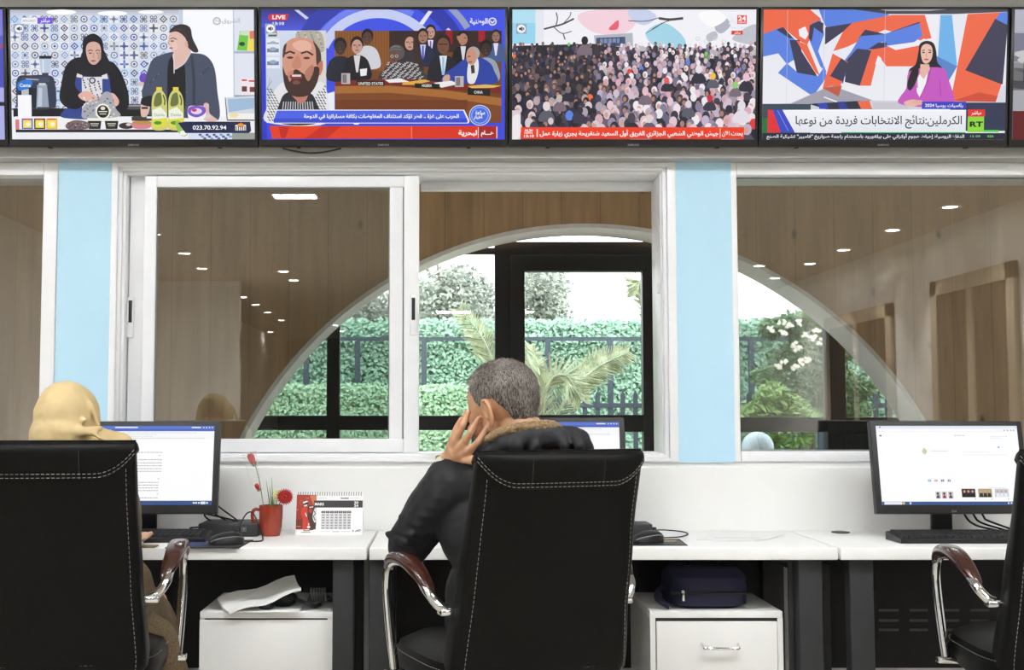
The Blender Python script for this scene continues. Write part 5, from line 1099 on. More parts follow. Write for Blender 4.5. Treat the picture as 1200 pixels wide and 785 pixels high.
# tent calendar
a, c = D(346, 627), D(424.5, 627); w = c[0]-a[0]; hC = at(385, 578, a[1]+.03).z-DZ
t = thing('desk_calendar', ((a[0]+c[0])/2, a[1]+.0, DZ), 'white tent calendar with a red picture of a racing driver, beside the mug', 'calendar')
lean = math.atan2(.03, hC); sl_ = math.hypot(.03, hC); T = Matrix.Rotation(-lean, 4, 'X')
b = MB(); b.box((-w/2, 0, 0), (w/2, .0015, sl_)); b.v = [tuple(T @ Vector(q)) for q in b.v]; b.build('front_card', MT['white'], t, smooth=False)
b = MB(); b.box((-w/2, 0, 0), (w/2, .0015, sl_)); b.v = [tuple(Matrix.Translation((0, .062, 0)) @ Matrix.Rotation(lean, 4, 'X') @ Vector(q)) for q in b.v]; b.box((-w/2, 0, 0), (w/2, .062, .0012)); b.build('back_card', MT['white'], t, smooth=False)
P = Pic(57, 92, 945, 628, w, sl_*.95, 1.5e-5)
P.rect(57, 92, 945, 628, (248, 248, 247)); P.rect(60, 92, 326, 560, (168, 56, 34), (150, 44, 26)); P.poly([(230, 92), (326, 92), (326, 300), (290, 240)], (206, 120, 90)); P.poly([(60, 440), (160, 420), (160, 560), (60, 560)], (120, 36, 24)); P.blob([(215, 250), (300, 270), (322, 330), (320, 540), (220, 540)], (70, 44, 32))
P.blob([(150, 262), (130, 290), (124, 360), (150, 410), (150, 550), (196, 552), (200, 430), (215, 540), (250, 545), (236, 470), (214, 400), (206, 280), (180, 256)], (206, 60, 34)); P.ell(178, 212, 38, 36, (32, 30, 34)); P.poly([(144, 190), (200, 172), (214, 186), (150, 214)], (238, 236, 236)); P.poly([(156, 234), (206, 222), (200, 244), (166, 252)], (226, 224, 224)); P.ell(250, 310, 26, 30, (176, 52, 30)); P.ell(246, 262, 14, 8, (236, 232, 230)); P.ell(272, 258, 10, 8, (236, 232, 230)); P.line([(182, 338), (200, 386)], 12, (240, 238, 238)); P.ell(230, 528, 22, 16, (240, 238, 238)); P.rect(222, 476, 238, 505, (232, 200, 190)); P.ring(130, 195, 24, 27, (220, 120, 96)); P.line([(66, 520), (126, 520)], 8, (220, 150, 130)); P.line([(66, 292), (90, 292)], 8, (220, 150, 130)); P.line([(185, 142), (226, 140)], 6, (220, 150, 130))
P.blob([(300, 290), (322, 280), (322, 455), (296, 450), (280, 380)], (226, 224, 226)); P.line([(300, 310), (316, 350), (290, 380), (314, 440)], 12, (70, 60, 60))
P.poly([(290, 170), (943, 170), (943, 266), (290, 266)], (52, 50, 52)); P.text('MARS', 304, 426, 236, 36, (244, 244, 244), .03); P.text('20', 828, 886, 214, 32, (244, 244, 244), .035); P.text('24', 828, 886, 256, 32, (244, 244, 244), .035)
P.text('CALENDRIER', 340, 462, 146, 14, (186, 184, 186)); P.up()
for x in range(650, 760, 22): P.rect(x, 130, x+16, 150, (110, 108, 110), up=False)
P.rect(772, 138, 896, 142, (160, 158, 160), up=False)
for i in range(7):
    x = 396+i*57.5; P.rect(x, 312, x+50, 342, (40, 38, 40)); P.rect(x+12, 322, x+38, 332, (200, 200, 202))
    for j in range(6):
        y = 352+j*35; P.rect(x, y, x+50, y+29, (196, 195, 198)); P.rect(x+13, y+10, x+37, y+19, (204, 60, 50) if (i, j) == (5, 1) else (120, 118, 124))
P.up(); P.rect(396, 586, 520, 592, (190, 190, 192), up=False); P.rect(545, 582, 640, 596, (206, 206, 208), up=False); P.rect(660, 586, 790, 592, (190, 190, 192), up=False); P.text('R', 812, 838, 592, 24, (90, 88, 92), .03); P.line([(852, 592), (880, 572), (926, 566)], 12, (120, 118, 122)); P.line([(852, 580), (920, 590)], 8, (150, 148, 152)); P.line([(136, 600), (258, 600)], 10, (150, 130, 128)); P.line([(165, 578), (250, 578)], 12, (130, 90, 86))
o = P.build('calendar_page', MT['prt'], t); o.matrix_local = T @ Matrix.Translation((0, -.0004, sl_*.475+.002))
b = MB()
for k in range(27):
    x = -w/2+.006+k*(w-.012)/26; b.tube([(x, .03+.006*math.cos(u), hC-.002+.006*math.sin(u)) for u in [2*math.pi*j/10 for j in range(11)]], .0009, 5)
b.build('wire_binding', MT['slot'], t)

# ------------------------------------------------------------------ executive chairs
def lerpt(tab, v):
    for (a, p), (b, q) in zip(tab, tab[1:]):
        if v <= b: t = (v-a)/(b-a); t = t*t*(3-2*t); return p+(q-p)*t
    return tab[-1][1]
ZB, ZT = .44, 1.045
def bk(a, z, off=0.):
    """point of the backrest skin at ring angle a, height z"""
    v = min(1, max(0, (z-ZB)/(ZT-ZB)))
    w = lerpt(((0, .212), (.1, .245), (.45, .233), (.8, .226), (1, .226)), v)+off
    t = lerpt(((0, .05), (.1, .072), (.45, .058), (.8, .038), (1, .031)), v)+off
    yc = -.155-.16*v**1.15
    e = 4.2
    if z > ZT-.03: k = math.sqrt(max(0, 1-((z-(ZT-.03))/.031)**2)); t *= .25+.75*k; w *= .97+.03*k
    if z < ZB+.03: k = math.sqrt(max(0, 1-((ZB+.03-z)/.031)**2)); t *= .3+.7*k; w *= .93+.07*k
    c, s = math.cos(a), math.sin(a)
    x = w*math.copysign(abs(c)**(2/e), c); y = yc+t*math.copysign(abs(s)**(2/e), s)+.25*x*x
    if s < 0: y -= .007*(1-(x/w)**2)
    return Vector((x, y, z))
def zl(x):
    q = max(0, (abs(x)-.125)/.1); return .960+.066*min(1, q)**2.1
def angx(xf):
    """ring angle on the rear face at the fraction xf of the half width"""
    return -math.acos(math.copysign(abs(xf)**2.1, xf))
def stitches(b, pts, r=.00065, dash=.0075, gap=.0045):
    P = [Vector(p) for p in cr(pts, 6)]; acc = 0; seg = []; on = True
    for p, q in zip(P, P[1:]):
        L = (q-p).length; s = 0
        while s < L:
            lim = dash if on else gap; st = min(L-s, lim-acc)
            if on:
                if not seg: seg = [p.lerp(q, s/L)]
                seg.append(p.lerp(q, (s+st)/L))
            s += st; acc += st
            if acc >= lim-1e-6:
                if on and len(seg) > 1: b.tube(seg, r, 5)
                seg = []; on = not on; acc = 0
def make_chair(label):
    t = thing('office_chair', (0, 0, 0), label, 'office chair', 'black leather office chairs')
    N = 64; ang = [2*math.pi*k/N for k in range(N)]
    zs_ = [ZB, ZB+.006, ZB+.015, ZB+.03]+[ZB+.03+(ZT-.06-ZB)*k/22 for k in range(1, 23)]+[ZT-.022, ZT-.012, ZT-.004, ZT]
    back = MB().loft([[bk(a, z) for a in ang] for z in zs_]).build('backrest', MT['leather'], t)
    rows = []
    for s in [0, .02, .1, .25, .4, .55, .7, .8, .88, .94, .98, 1]:
        rows.append([(lambda z: bk(a, z, .0065*min(1, .25+s*12)))(zl(bk(a, .97).x)+s*(ZT+.005-zl(bk(a, .97).x))) for a in ang])
    rows = [[Vector((p.x, p.y, p.z+.004*(i/11))) for p in r] for i, r in enumerate(rows)]
    MB().loft(rows, caps=True).build('top_roll', MT['leather'], t)
    b = MB()
    for dz in (.006, .015):
        ln = []
        for k in range(41):
            xf = -.985+1.97*k/40; a = angx(xf); x = bk(a, .97).x; p = bk(a, zl(x)+dz, .0075); ln.append(p)
        stitches(b, ln)
    for sx in (-1, 1):
        stitches(b, [bk(angx(sx*.9), ZB+.02+(zl(.2)-ZB-.03)*k/20, .0008) for k in range(21)])
    b.build('stitching', MT['stitch'], back)
    for sx in (-.42, .42): MB().tube([bk(angx(sx), zl(0)+.003+k*(ZT-zl(0)-.004)/8, .0055) for k in range(9)], .0018, 6).build('seam', MT['rubber'], back)
    se = MB().loft([sring(.19, .2, .425, 48, 3.6, 0, .02), sring(.235, .24, .432, 48, 3.6, 0, .02), sring(.262, .262, .455, 48, 3.6, 0, .02), sring(.268, .267, .49, 48, 3.6, 0, .02), sring(.258, .258, .525, 48, 3.6, 0, .02), sring(.225, .23, .545, 48, 3.2, 0, .02), sring(.13, .14, .553, 48, 2.6, 0, .02), sring(.03, .03, .555, 48, 2, 0, .02)]).build('seat', MT['leather'], t)
    b = MB(); stitches(b, [Vector(p) for p in sring(.2655, .2645, .51, 64, 3.6, 0, .02)]); b.build('stitching', MT['stitch'], se)
    for sx in (-1, 1):
        path = [(.248, -.168, .662), (.268, -.165, .672), (.286, -.145, .700), (.293, -.085, .738), (.296, -.005, .757), (.297, .075, .752), (.297, .122, .728), (.297, .136, .690), (.296, .132, .640), (.293, .118, .560), (.287, .100, .468)]
        arm = MB().tube([(sx*p[0], p[1], p[2]) for p in path], .0125, 14, smooth=6).build('armrest', MT['chrome'], t)
        rows = []
        pp = cr([(.278, -.150, .693), (.293, -.085, .742), (.296, -.005, .763), (.297, .075, .757), (.298, .132, .722)], 7)
        for i, p in enumerate(pp):
            k = i/(len(pp)-1); m = math.sin(math.pi*min(1, max(0, k)))**.35 if 0 < k < 1 else .12
            p0 = Vector(pp[max(0, i-1)]); p1 = Vector(pp[min(len(pp)-1, i+1)]); d = (p1-p0).normalized(); up = Vector((0, 0, 1)); u = d.cross(up).normalized(); w = u.cross(d)
            rows.append([Vector(p)+u*(.026*m*math.copysign(abs(math.cos(a))**.7, math.cos(a)))+w*(.005+.0165*m*math.copysign(abs(math.sin(a))**.7, math.sin(a))) for a in [2*math.pi*j/20 for j in range(20)]])
        pad = MB().loft(rows); pad.v = [(sx*x, y, z) for x, y, z in pad.v]; pad.build('arm_pad', MT['wood'], arm)
        b = MB(); b.box((sx*.218-.028, -.185, .648), (sx*.218+.052 if sx > 0 else sx*.218+.028, -.150, .664), .004); b.v = [(v[0]-(.022 if sx < 0 else 0), v[1], v[2]) for v in b.v]; b.build('arm_bracket', MT['chrome'], arm)
        MB().box((sx*.28-.032, .085, .452), (sx*.28+.032, .118, .468), .004).build('arm_bracket', MT['chrome'], arm)
    b = MB(); b.box((-.09, -.12, .395), (.09, .13, .428), .006); b.tube([(.08, .02, .41), (.2, .03, .405)], .006); b.build('tilt_mechanism', MT['plastic'], t)
    b = MB(); b.tube([(0, -.12, .41), (0, -.19, .43), (0, -.215, .52)], .02, smooth=4); b.build('back_support', MT['plastic'], t)
    MB().lathe([(.026, .1), (.026, .27), (.018, .275), (.018, .4)], n=20).build('gas_lift', MT['chrome'], t)
    b = MB(); b.lathe([(.0, .07), (.045, .075), (.045, .12), (.03, .125)], n=20)
    for k in range(5):
        a = 2*math.pi*k/5+.3; c, s = math.cos(a), math.sin(a); b.tube([(.03*c, .03*s, .1), (.17*c, .17*s, .095), (.30*c, .30*s, .07)], [.024, .019, .014], 10)
    base = b.build('base', MT['chrome'], t)
    for k in range(5):
        a = 2*math.pi*k/5+.3; c, s = math.cos(a), math.sin(a); b = MB()
        for o in (-.012, .012):
            ctr = Vector((.30*c, .30*s, .0275)); ax = Vector((-s, c, 0)); b.loft([[ctr+ax*(o+q)+(Vector((c, s, 0))*math.cos(u)+Vector((0, 0, 1))*math.sin(u))*rr for u in [2*math.pi*j/18 for j in range(18)]] for q, rr in ((-.009, .02), (-.007, .0275), (.007, .0275), (.009, .02))])
        b.box((.30*c-.008, .30*s-.008, .03), (.30*c+.008, .30*s+.008, .075)); b.build('caster', MT['plastic'], base)
    return t
MANC = (.172, 3.22); WOMC = (-.983, 3.2)
ch = make_chair('black leather chair the man in the dark jacket sits in')
ch2 = dup(ch, (-1.013, 3.22, 0), R(6), 'black leather chair the person in the yellow headscarf sits in', (1.0, 1.0, 1.022))
ch3 = dup(ch, (1.668, 3.24, 0), R(-5), 'empty black leather chair in front of the web page monitor')
ch.location = (*MANC, 0); ch.rotation_euler = (0, 0, R(22))

# ------------------------------------------------------------------ the man in the dark jacket
def skinmat(name, c):
    m = mat(name, c, .5, var=.12, scale=40, bump=.15, bscale=600); b = m.node_tree.nodes['Principled BSDF']
    b.inputs['Subsurface Weight'].default_value = .12; b.inputs['Subsurface Radius'].default_value = (.012, .005, .003); b.inputs['Subsurface Scale'].default_value = .5
    return m
SK1 = skinmat('tanned_skin', (204, 156, 120)); SK2 = skinmat('light_skin', (206, 160, 132))
def headpieces(b, C, M, s=1., ears=True):
    P = lambda x, y, z: Vector(C)+M @ (Vector((x, y, z))*s)
    e = lambda c, r, rot=None: b.ell(P(*c), [q*s for q in r], 28, M if rot is None else M @ rot)
    e((0, -.012, .032), (.075, .096, .084)); e((0, .03, -.02), (.063, .068, .082)); e((0, .048, -.072), (.045, .042, .034)); e((0, .015, -.06), (.056, .058, .045))
    b.cap(P(-.035, .082, .022), .012*s, P(.035, .082, .022), .012*s); b.cap(P(0, .09, .012), .008*s, P(0, .112, -.022), .0125*s); e((.011, .1, -.027), (.008, .01, .007)); e((-.011, .1, -.027), (.008, .01, .007))
    for sx in (-1, 1): e((sx*.042, .07, -.022), (.022, .02, .018)); e((sx*.03, .082, .008), (.013, .008, .008))
    b.cap(P(-.018, .089, -.052), .0065*s, P(.018, .089, -.052), .0065*s); b.cap(P(-.015, .087, -.062), .0075*s, P(.015, .087, -.062), .0075*s)
    if ears:
        for sx in (-1, 1):
            rot = Matrix.Rotation(R(sx*30), 3, 'Z'); c0 = Vector((sx*.077, -.010, -.006)); e(tuple(c0), (.005, .018, .027), rot)
            q = [c0+rot @ Vector((sx*.006, y, z)) for y, z in ((.016, .002), (.014, .022), (.0, .033), (-.017, .028), (-.025, .009), (-.020, -.011), (-.008, -.027), (.006, -.033))]
            b.chain([P(*p) for p in q], [.0045*s, .005*s, .005*s, .005*s, .005*s, .005*s, .006*s, .0065*s], 10); e(tuple(c0+rot @ Vector((sx*.004, .012, -.006))), (.006, .005, .008)); b.chain([P(*(c0+rot @ Vector((sx*.004, y, z)))) for y, z in ((.002, .018), (-.007, .012), (-.009, -.002), (-.004, -.014))], [.003*s, .0035*s, .0035*s, .003*s], 8)
    b.cap(P(0, -.022, -.05), .056*s, P(0, -.05, -.17), .06*s)
    return P
MANP = (.19, 3.2, 0)
man = thing('person', MANP, 'man in a dark padded jacket seated with his hand against his cheek', 'person')
HC = at(589.5, 480, 3.13); HM = (Matrix.Rotation(R(51), 3, 'Z') @ Matrix.Rotation(R(-21), 3, 'X') @ Matrix.Rotation(R(-5), 3, 'Y'))
sl_ = Vector((.02, 3.18, .95)); sr_ = Vector((.36, 3.24, .95)); el_ = Vector((-.098, 3.285, .782)); wr_ = at(525, 540, 3.2); er_ = Vector((.44, 3.42, .77)); wrr = Vector((.40, 3.62, .765))
b = MB(); HP = headpieces(b, HC, HM, 1.05)
b.ell((.18, 3.2, .86), (.17, .11, .16), 24); b.ell((.19, 3.21, .66), (.155, .12, .14), 24); b.chain([sl_, (.19, 3.2, .97), sr_], [.06, .07, .06]); b.chain([HP(0, -.04, -.12), (.185, 3.17, .97)], [.058, .07])
b.chain([sl_, el_, wr_], [.05, .042, .028]); b.chain([sr_, er_, wrr], [.05, .042, .028])
for sx, kx in ((-.09, -.03), (.10, .19)): b.chain([(.19+sx, 3.24, .60), (.1+kx, 3.62, .55), (.1+kx, 3.68, .09)], [.085, .058, .042])
tips = [((569.5, 503, 3.082), (561, 517, 3.075), (551, 527, 3.092)), ((561, 491, 3.084), (552, 506, 3.078), (543.5, 520, 3.104)), ((548.5, 482.5, 3.105), (542, 499, 3.098), (536, 514, 3.122)), ((541, 491, 3.14), (535, 502, 3.132), (531, 514, 3.142))]
for tp in tips:
    T_, I_, K_ = [at(*q) for q in tp]; md = I_.lerp(K_, .5)+Vector((0, -.004, 0))
    b.chain([T_, I_, md, K_], [.0085, .0095, .0098, .0108], 12); b.cap(wr_+(K_-wr_)*.12, .017, K_, .0115)
b.ell(wr_.lerp(at(540, 521, 3.115), .6), (.02, .014, .03), 16); b.chain([wr_+Vector((.012, -.01, .012)), at(556, 540, 3.085), at(568, 526, 3.082)], [.015, .0115, .009], 12)
b.ell((.40, 3.68, .765), (.04, .05, .014), 16)
for k in range(4): b.chain([(.375+.02*k, 3.70, .768), (.372+.021*k, 3.74, .768), (.372+.021*k, 3.765, .755)], [.01, .009, .0075], 10)
b.chain([(.37, 3.67, .765), (.345, 3.70, .76), (.345, 3.725, .755)], [.012, .01, .008], 10)
b.blob('body', SK1, man, vox=.0036, it=5, off=MANP)
# nails
b = MB()
for tp in tips[:3]:
    T_, I_ = at(*tp[0]), at(*tp[1]); d = (T_-I_).normalized(); b.ell(T_+d*.001+Vector((0, -.0058, 0)), (.0042, .0022, .0058), 10)
b.build('fingernails', skinmat('nail', (214, 168, 140)), man, off=MANP)
b = MB()
for sx in (-1, 1): b.ell(HP(sx*.03, .074, .006), (.0115, .0115, .0115), 14)
b.build('eyes', mat('eye_white', (220, 214, 206), .2), man, off=MANP)
# short grey hair: shell over the skull, edged by the hairline
def hairmat(name, c1, c2):
    m, n, l, bb = newmat(name); t = n.new('ShaderNodeTexCoord'); mp = n.new('ShaderNodeMapping'); mp.inputs['Scale'].default_value = (420, 420, 70); z = n.new('ShaderNodeTexNoise'); z.inputs['Scale'].default_value = 1; z.inputs['Detail'].default_value = 5
    z2 = n.new('ShaderNodeTexNoise'); z2.inputs['Scale'].default_value = 18; r = n.new('ShaderNodeValToRGB'); r.color_ramp.elements[0].position = .36; r.color_ramp.elements[1].position = .66
    r.color_ramp.elements[0].color = (*lin(c1), 1); r.color_ramp.elements[1].color = (*lin(c2), 1); ad = n.new('ShaderNodeMath'); ad.operation = 'MULTIPLY_ADD'; ad.inputs[1].default_value = .35
    l.new(t.outputs['Object'], mp.inputs[0]); l.new(mp.outputs[0], z.inputs['Vector']); l.new(t.outputs['Object'], z2.inputs['Vector']); l.new(z2.outputs['Fac'], ad.inputs[0]); sb = n.new('ShaderNodeMath'); sb.operation = 'ADD'; sb.inputs[1].default_value = -.17; l.new(z.outputs['Fac'], sb.inputs[0]); l.new(sb.outputs[0], ad.inputs[2])
    l.new(ad.outputs[0], r.inputs[0]); l.new(r.outputs[0], bb.inputs['Base Color']); bb.inputs['Roughness'].default_value = .65
    bp = n.new('ShaderNodeBump'); bp.inputs['Strength'].default_value = .7; bp.inputs['Distance'].default_value = .003; l.new(z.outputs['Fac'], bp.inputs['Height']); l.new(bp.outputs[0], bb.inputs['Normal'])
    return m
def hline(az):
    """lowest hair height (elevation, degrees) at azimuth az from the face"""
    return lerpt(((0, 46), (28, 44), (50, 38), (62, 14), (72, -12), (82, -20), (88, -2), (104, -6), (114, -24), (132, -52), (180, -64)), abs(az))
def skull(az, elv, off):
    a, e_ = R(az), R(elv); d = Vector((math.sin(a)*math.cos(e_), math.cos(a)*math.cos(e_), math.sin(e_)))
    rx, ry, rz = .0765, .098, .087
    if d.z < 0: rz = .115; rx = .0745-.006*(-d.z); ry = .097-.01*(-d.z)
    k = 1/math.sqrt((d.x/rx)**2+(d.y/ry)**2+(d.z/rz)**2)
    return Vector((0, -.012, .032))+d*(k+off)
rows = []; rg = random.Random(4)
for i in range(22):
    v = i/21; rows.append([HP(*skull(az, hline(az)+(89.5-hline(az))*v, (.0008 if i == 0 else .0045+rg.uniform(-.0006, .0006)) if True else 0)) for az in range(-180, 181, 4)])
b = MB(); b.grid(rows)
b.build('hair', hairmat('grey_hair', (44, 38, 34), (134, 126, 118)), man, off=MANP, ang=80)
# short hair strands standing off the shell give it its cropped edge
hb = MB(); Mi = HM
for k in range(2600):
    az = rg.uniform(-180, 180); lo = hline(az); elv = lo+(88-lo)*(1-math.sqrt(1-rg.random()*.98)) if rg.random() < .6 else rg.uniform(lo, 88)
    p = HP(*skull(az, elv, .003)); q = HP(*skull(az+rg.uniform(-4, 4), elv-rg.uniform(1, 6), .0085+rg.uniform(0, .002))); u = (q-p).orthogonal().normalized()*.00055; w = (q-p).cross(u).normalized()*.00055
    hb.add([p+u, p-u*.5+w, p-u*.5-w, q], [(0, 1, 3), (1, 2, 3), (2, 0, 3)])
hb.build('hair_strand', hairmat('grey_hair_strand', (66, 60, 55), (186, 178, 170)), man, off=MANP, smooth=False)
bpy.data.objects['hair_strand'].parent = bpy.data.objects['hair']; bpy.data.objects['hair_strand']['kind'] = 'stuff'
b = MB()
for sx in (-1, 1): b.chain([HP(sx*.014, .088, .026), HP(sx*.030, .084, .032), HP(sx*.046, .070, .028)], [.003, .004, .003], 8)
b.build('eyebrows', bpy.data.materials['grey_hair'], man, off=MANP)
# clothes
JK = mat('dark_nylon_jacket', (40, 40, 43), .55, var=.15, scale=40, bump=.5, bscale=60, spec=.25)
b = MB(); b.ell((.185, 3.2, .84), (.205, .135, .17), 24); b.ell((.19, 3.21, .66), (.19, .15, .17), 24); b.chain([sl_+Vector((.02, 0, 0)), (.19, 3.2, .965), sr_], [.075, .088, .078]); b.chain([sl_, sl_.lerp(el_, .5)+Vector((-.01, 0, 0)), el_, el_.lerp(wr_, .5), wr_+Vector((-.005, .0, -.03))], [.076, .068, .060, .055, .043]); b.chain([sr_, er_, wrr+Vector((0, -.04, 0))], [.076, .06, .045])
b.chain([at(552, 545, 3.19), at(566, 537, 3.12), at(588, 524, 3.06), at(615, 516, 3.05), at(645, 516, 3.07)], [.03, .034, .038, .04, .04])
for k in range(6):
    f = .12+.15*k; p = sl_.lerp(el_, f); b.chain([p+Vector((-.07, -.01, .012*(k % 2))), p+Vector((-.02, -.07, -.006)), p+Vector((.04, -.04, -.012))], [.010, .012, .010], 8)
for k in range(5):
    f = .1+.18*k; p = el_.lerp(wr_, f); b.chain([p+Vector((-.052+.006*k, .0, .014)), p+Vector((-.01, -.052+.006*k, -.004)), p+Vector((.04, -.03, -.014))], [.008, .010, .008], 8)
b.blob('jacket', JK, man, vox=.005, it=6, off=MANP, disp=(.008, .06))
b = MB(); b.chain([at(572, 531, 3.045), at(590, 521, 3.03), at(618, 513, 3.03), at(650, 512, 3.04), at(676, 517, 3.06), at(686, 530, 3.08)], [.018, .026, .033, .036, .034, .026])
for k, (pa, pb) in enumerate((((600, 508), (606, 536)), ((628, 506), (622, 538)), ((652, 504), (664, 536)), ((672, 510), (680, 534)))): b.chain([at(*pa, 3.025), at((pa[0]+pb[0])/2+3, (pa[1]+pb[1])/2, 3.0), at(*pb, 3.01)], [.012, .014, .012], 10)
b.blob('hood', JK, man, vox=.0045, it=4, off=MANP, disp=(.010, .04))
FL = mat('brown_fleece', (136, 112, 82), .95, var=.35, scale=220, bump=1., bscale=350)
b = MB(); b.chain([at(572, 514, 3.035), at(588, 506.5, 3.025), at(605, 502, 3.02), at(628, 499.5, 3.02), at(648, 499.5, 3.03), at(657, 505, 3.04)], [.011, .013, .0145, .0155, .016, .014], 12)
b.blob('fleece_lining', FL, bpy.data.objects['hood'], vox=.003, it=2, off=MANP, disp=(.008, .008))
b = MB(); b.chain([(.19, 3.22, .60), (.10, 3.25, .585), (.07, 3.62, .56), (.07, 3.68, .12)], [.12, .10, .072, .058]); b.chain([(.19, 3.22, .60), (.29, 3.25, .585), (.29, 3.62, .56), (.29, 3.68, .12)], [.12, .10, .072, .058])
b.blob('trousers', mat('black_trousers', (30, 30, 33), .8, var=.15), man, vox=.008, it=5, off=MANP, disp=(.008, .08))
for x in (.07, .29):
    b = MB(); b.chain([(x, 3.66, .06), (x, 3.76, .045), (x, 3.86, .035)], [.045, .042, .034]); b.box((x-.04, 3.62, 0), (x+.04, 3.9, .02), .008); b.blob('shoe', MT['plastic'], man, vox=.005, it=3, off=MANP)
wd_ = (wr_-el_).normalized(); wc = wr_-wd_*.004; u = wd_.orthogonal().normalized(); w = wd_.cross(u); b = MB()
b.tube([wc+(u*math.cos(a)*.0315+w*math.sin(a)*.0285) for a in [2*math.pi*k/28 for k in range(29)]], .0055, 8); wa = b.build('watch', mat('gold_steel', (206, 190, 140), .25, metal=1), man, off=MANP)
f = Vector((-.6, -.8, .1)); f = (f-wd_*f.dot(wd_)).normalized(); u2 = f.cross(wd_); b = MB(); b.loft([[wc+f*h+(u2*math.cos(a)+wd_*math.sin(a))*r_ for a in [2*math.pi*k/24 for k in range(24)]] for h, r_ in ((.027, .015), (.034, .015), (.037, .012))]); b.build('watch_face', mat('watch_dial', (226, 222, 206), .2), wa, off=MANP)

# ------------------------------------------------------------------ the person in the yellow headscarf
WP = (WOMC[0], 3.2, 0); wx = WOMC[0]
wom = thing('person', WP, 'person in a yellow headscarf and brown coat, seen from behind at a desk', 'person')
WC = at(80, 499, 3.17); WM = Matrix.Rotation(R(-8), 3, 'Z') @ Matrix.Rotation(R(-14), 3, 'X')
b = MB(); WPf = headpieces(b, WC, WM, .94, False); b.ell((wx, 3.22, .86), (.14, .10, .16), 24); b.ell((wx, 3.22, .66), (.16, .13, .14), 24); b.chain([WPf(0, -.04, -.12), (wx, 3.2, 1.0)], [.05, .06])
for sx in (-1, 1):
    b.chain([(wx+sx*.09, 3.22, .98), (wx+sx*.06, 3.38, .80), (wx+sx*.05, 3.60, .765)], [.045, .038, .026]); b.ell((wx+sx*.05, 3.64, .765), (.035, .05, .013), 14)
    for k in range(4): b.chain([(wx+sx*.05-.028+.018*k, 3.66, .768), (wx+sx*.05-.03+.019*k, 3.70, .77), (wx+sx*.05-.03+.019*k, 3.722, .772)], [.009, .008, .007], 10)
    b.chain([(wx+sx*.03, 3.62, .765), (wx+sx*.01, 3.66, .768)], [.011, .008], 10)
    b.chain([(wx+sx*.09, 3.24, .6), (wx+sx*.1, 3.62, .56), (wx+sx*.1, 3.66, .08)], [.09, .06, .04])
b.blob('body', SK2, wom, vox=.0045, it=5, off=WP)
b = MB()
for sx in (-1, 1): b.ell(WPf(sx*.03, .076, .006), (.011, .011, .011), 14)
b.build('eyes', bpy.data.materials['eye_white'], wom, off=WP)
HJ = mat('ochre_scarf', (200, 177, 130), .8, var=.05, scale=25, bump=.25, bscale=260)
b = MB(); c = WC
b.ell(WPf(0, -.012, .02), (.080, .106, .098), 28, WM); b.ell(WPf(0, -.03, -.04), (.081, .090, .075), 28, WM); b.cap(WPf(0, -.02, -.03), .077, (wx+.004, 3.15, 1.06), .076, 24); b.ell((wx+.015, 3.19, 1.045), (.125, .10, .062), 24); b.chain([(wx-.08, 3.2, 1.05), (wx, 3.17, 1.06), (wx+.11, 3.2, 1.05)], [.045, .058, .045])
for pa, pb, pc, r_ in (((42, 503, 3.10), (78, 505, 3.065), (117, 502, 3.10), .010), ((40, 509, 3.10), (74, 507, 3.06), (112, 508, 3.09), .009), ((90, 453, 3.15), (108, 476, 3.125), (116, 500, 3.125), .007), ((100, 492, 3.098), (74, 499, 3.083), (46, 503, 3.105), .009), ((74, 508, 3.06), (68, 514, 3.06), (62, 522, 3.06), .006), ((75, 508, 3.06), (78, 514, 3.06), (80, 522, 3.06), .006), ((112, 510, 3.085), (120, 515, 3.09), (136, 520, 3.12), .006)):
    b.chain([at(*pa), at(*pb), at(*pc)], [r_*.8, r_, r_*.8], 10)
sc_ = b.blob('headscarf', HJ, wom, vox=.0045, it=7, off=WP, disp=(.008, .05))
# open the scarf round the face
bm = bmesh.new(); bm.from_mesh(sc_.data); Mi = WM.inverted(); dl = []
for v in bm.verts:
    q = Mi @ (Vector(v.co)+Vector(WP)-WC)
    if q.y > .055 and abs(q.x) < .052 and -.075 < q.z < .07 and (q.x/.052)**2+((q.z+.002)/.073)**2 < 1: dl.append(v)
bmesh.ops.delete(bm, geom=dl, context='VERTS'); bm.to_mesh(sc_.data); bm.free()
CT = mat('brown_tweed', (104, 88, 66), .95, var=.45, scale=260, bump=.7, bscale=380)
b = MB(); b.ell((wx+.01, 3.21, .86), (.165, .125, .17), 24); b.ell((wx+.02, 3.22, .66), (.19, .15, .15), 24)
b.chain([(wx-.13, 3.2, 1.0), (wx, 3.2, 1.02), (wx+.10, 3.2, 1.005)], [.055, .07, .055])
for sx in (-1, 1): b.chain([(wx+sx*.10, 3.21, .975), (wx+sx*.06, 3.37, .81), (wx+sx*.05, 3.57, .775)], [.055, .05, .038])
b.chain([(wx+.06, 3.22, .60), (wx+.09, 3.5, .57), (wx+.10, 3.64, .5)], [.12, .09, .08]); b.chain([(wx-.06, 3.22, .60), (wx-.09, 3.5, .57), (wx-.10, 3.64, .5)], [.12, .09, .08])
b.chain([(wx+.10, 3.64, .5), (wx+.09, 3.66, .2)], [.08, .09]); b.chain([(wx-.10, 3.64, .5), (wx-.09, 3.66, .2)], [.08, .09]); b.chain([(wx-.05, 3.66, .45), (wx+.05, 3.66, .2)], [.1, .1])
b.chain([(wx+.13, 3.24, .58), (wx+.205, 3.34, .53), (wx+.235, 3.38, .40), (wx+.24, 3.4, .22)], [.06, .04, .04, .045])
b.blob('coat', CT, wom, vox=.006, it=5, off=WP, disp=(.012, .09))
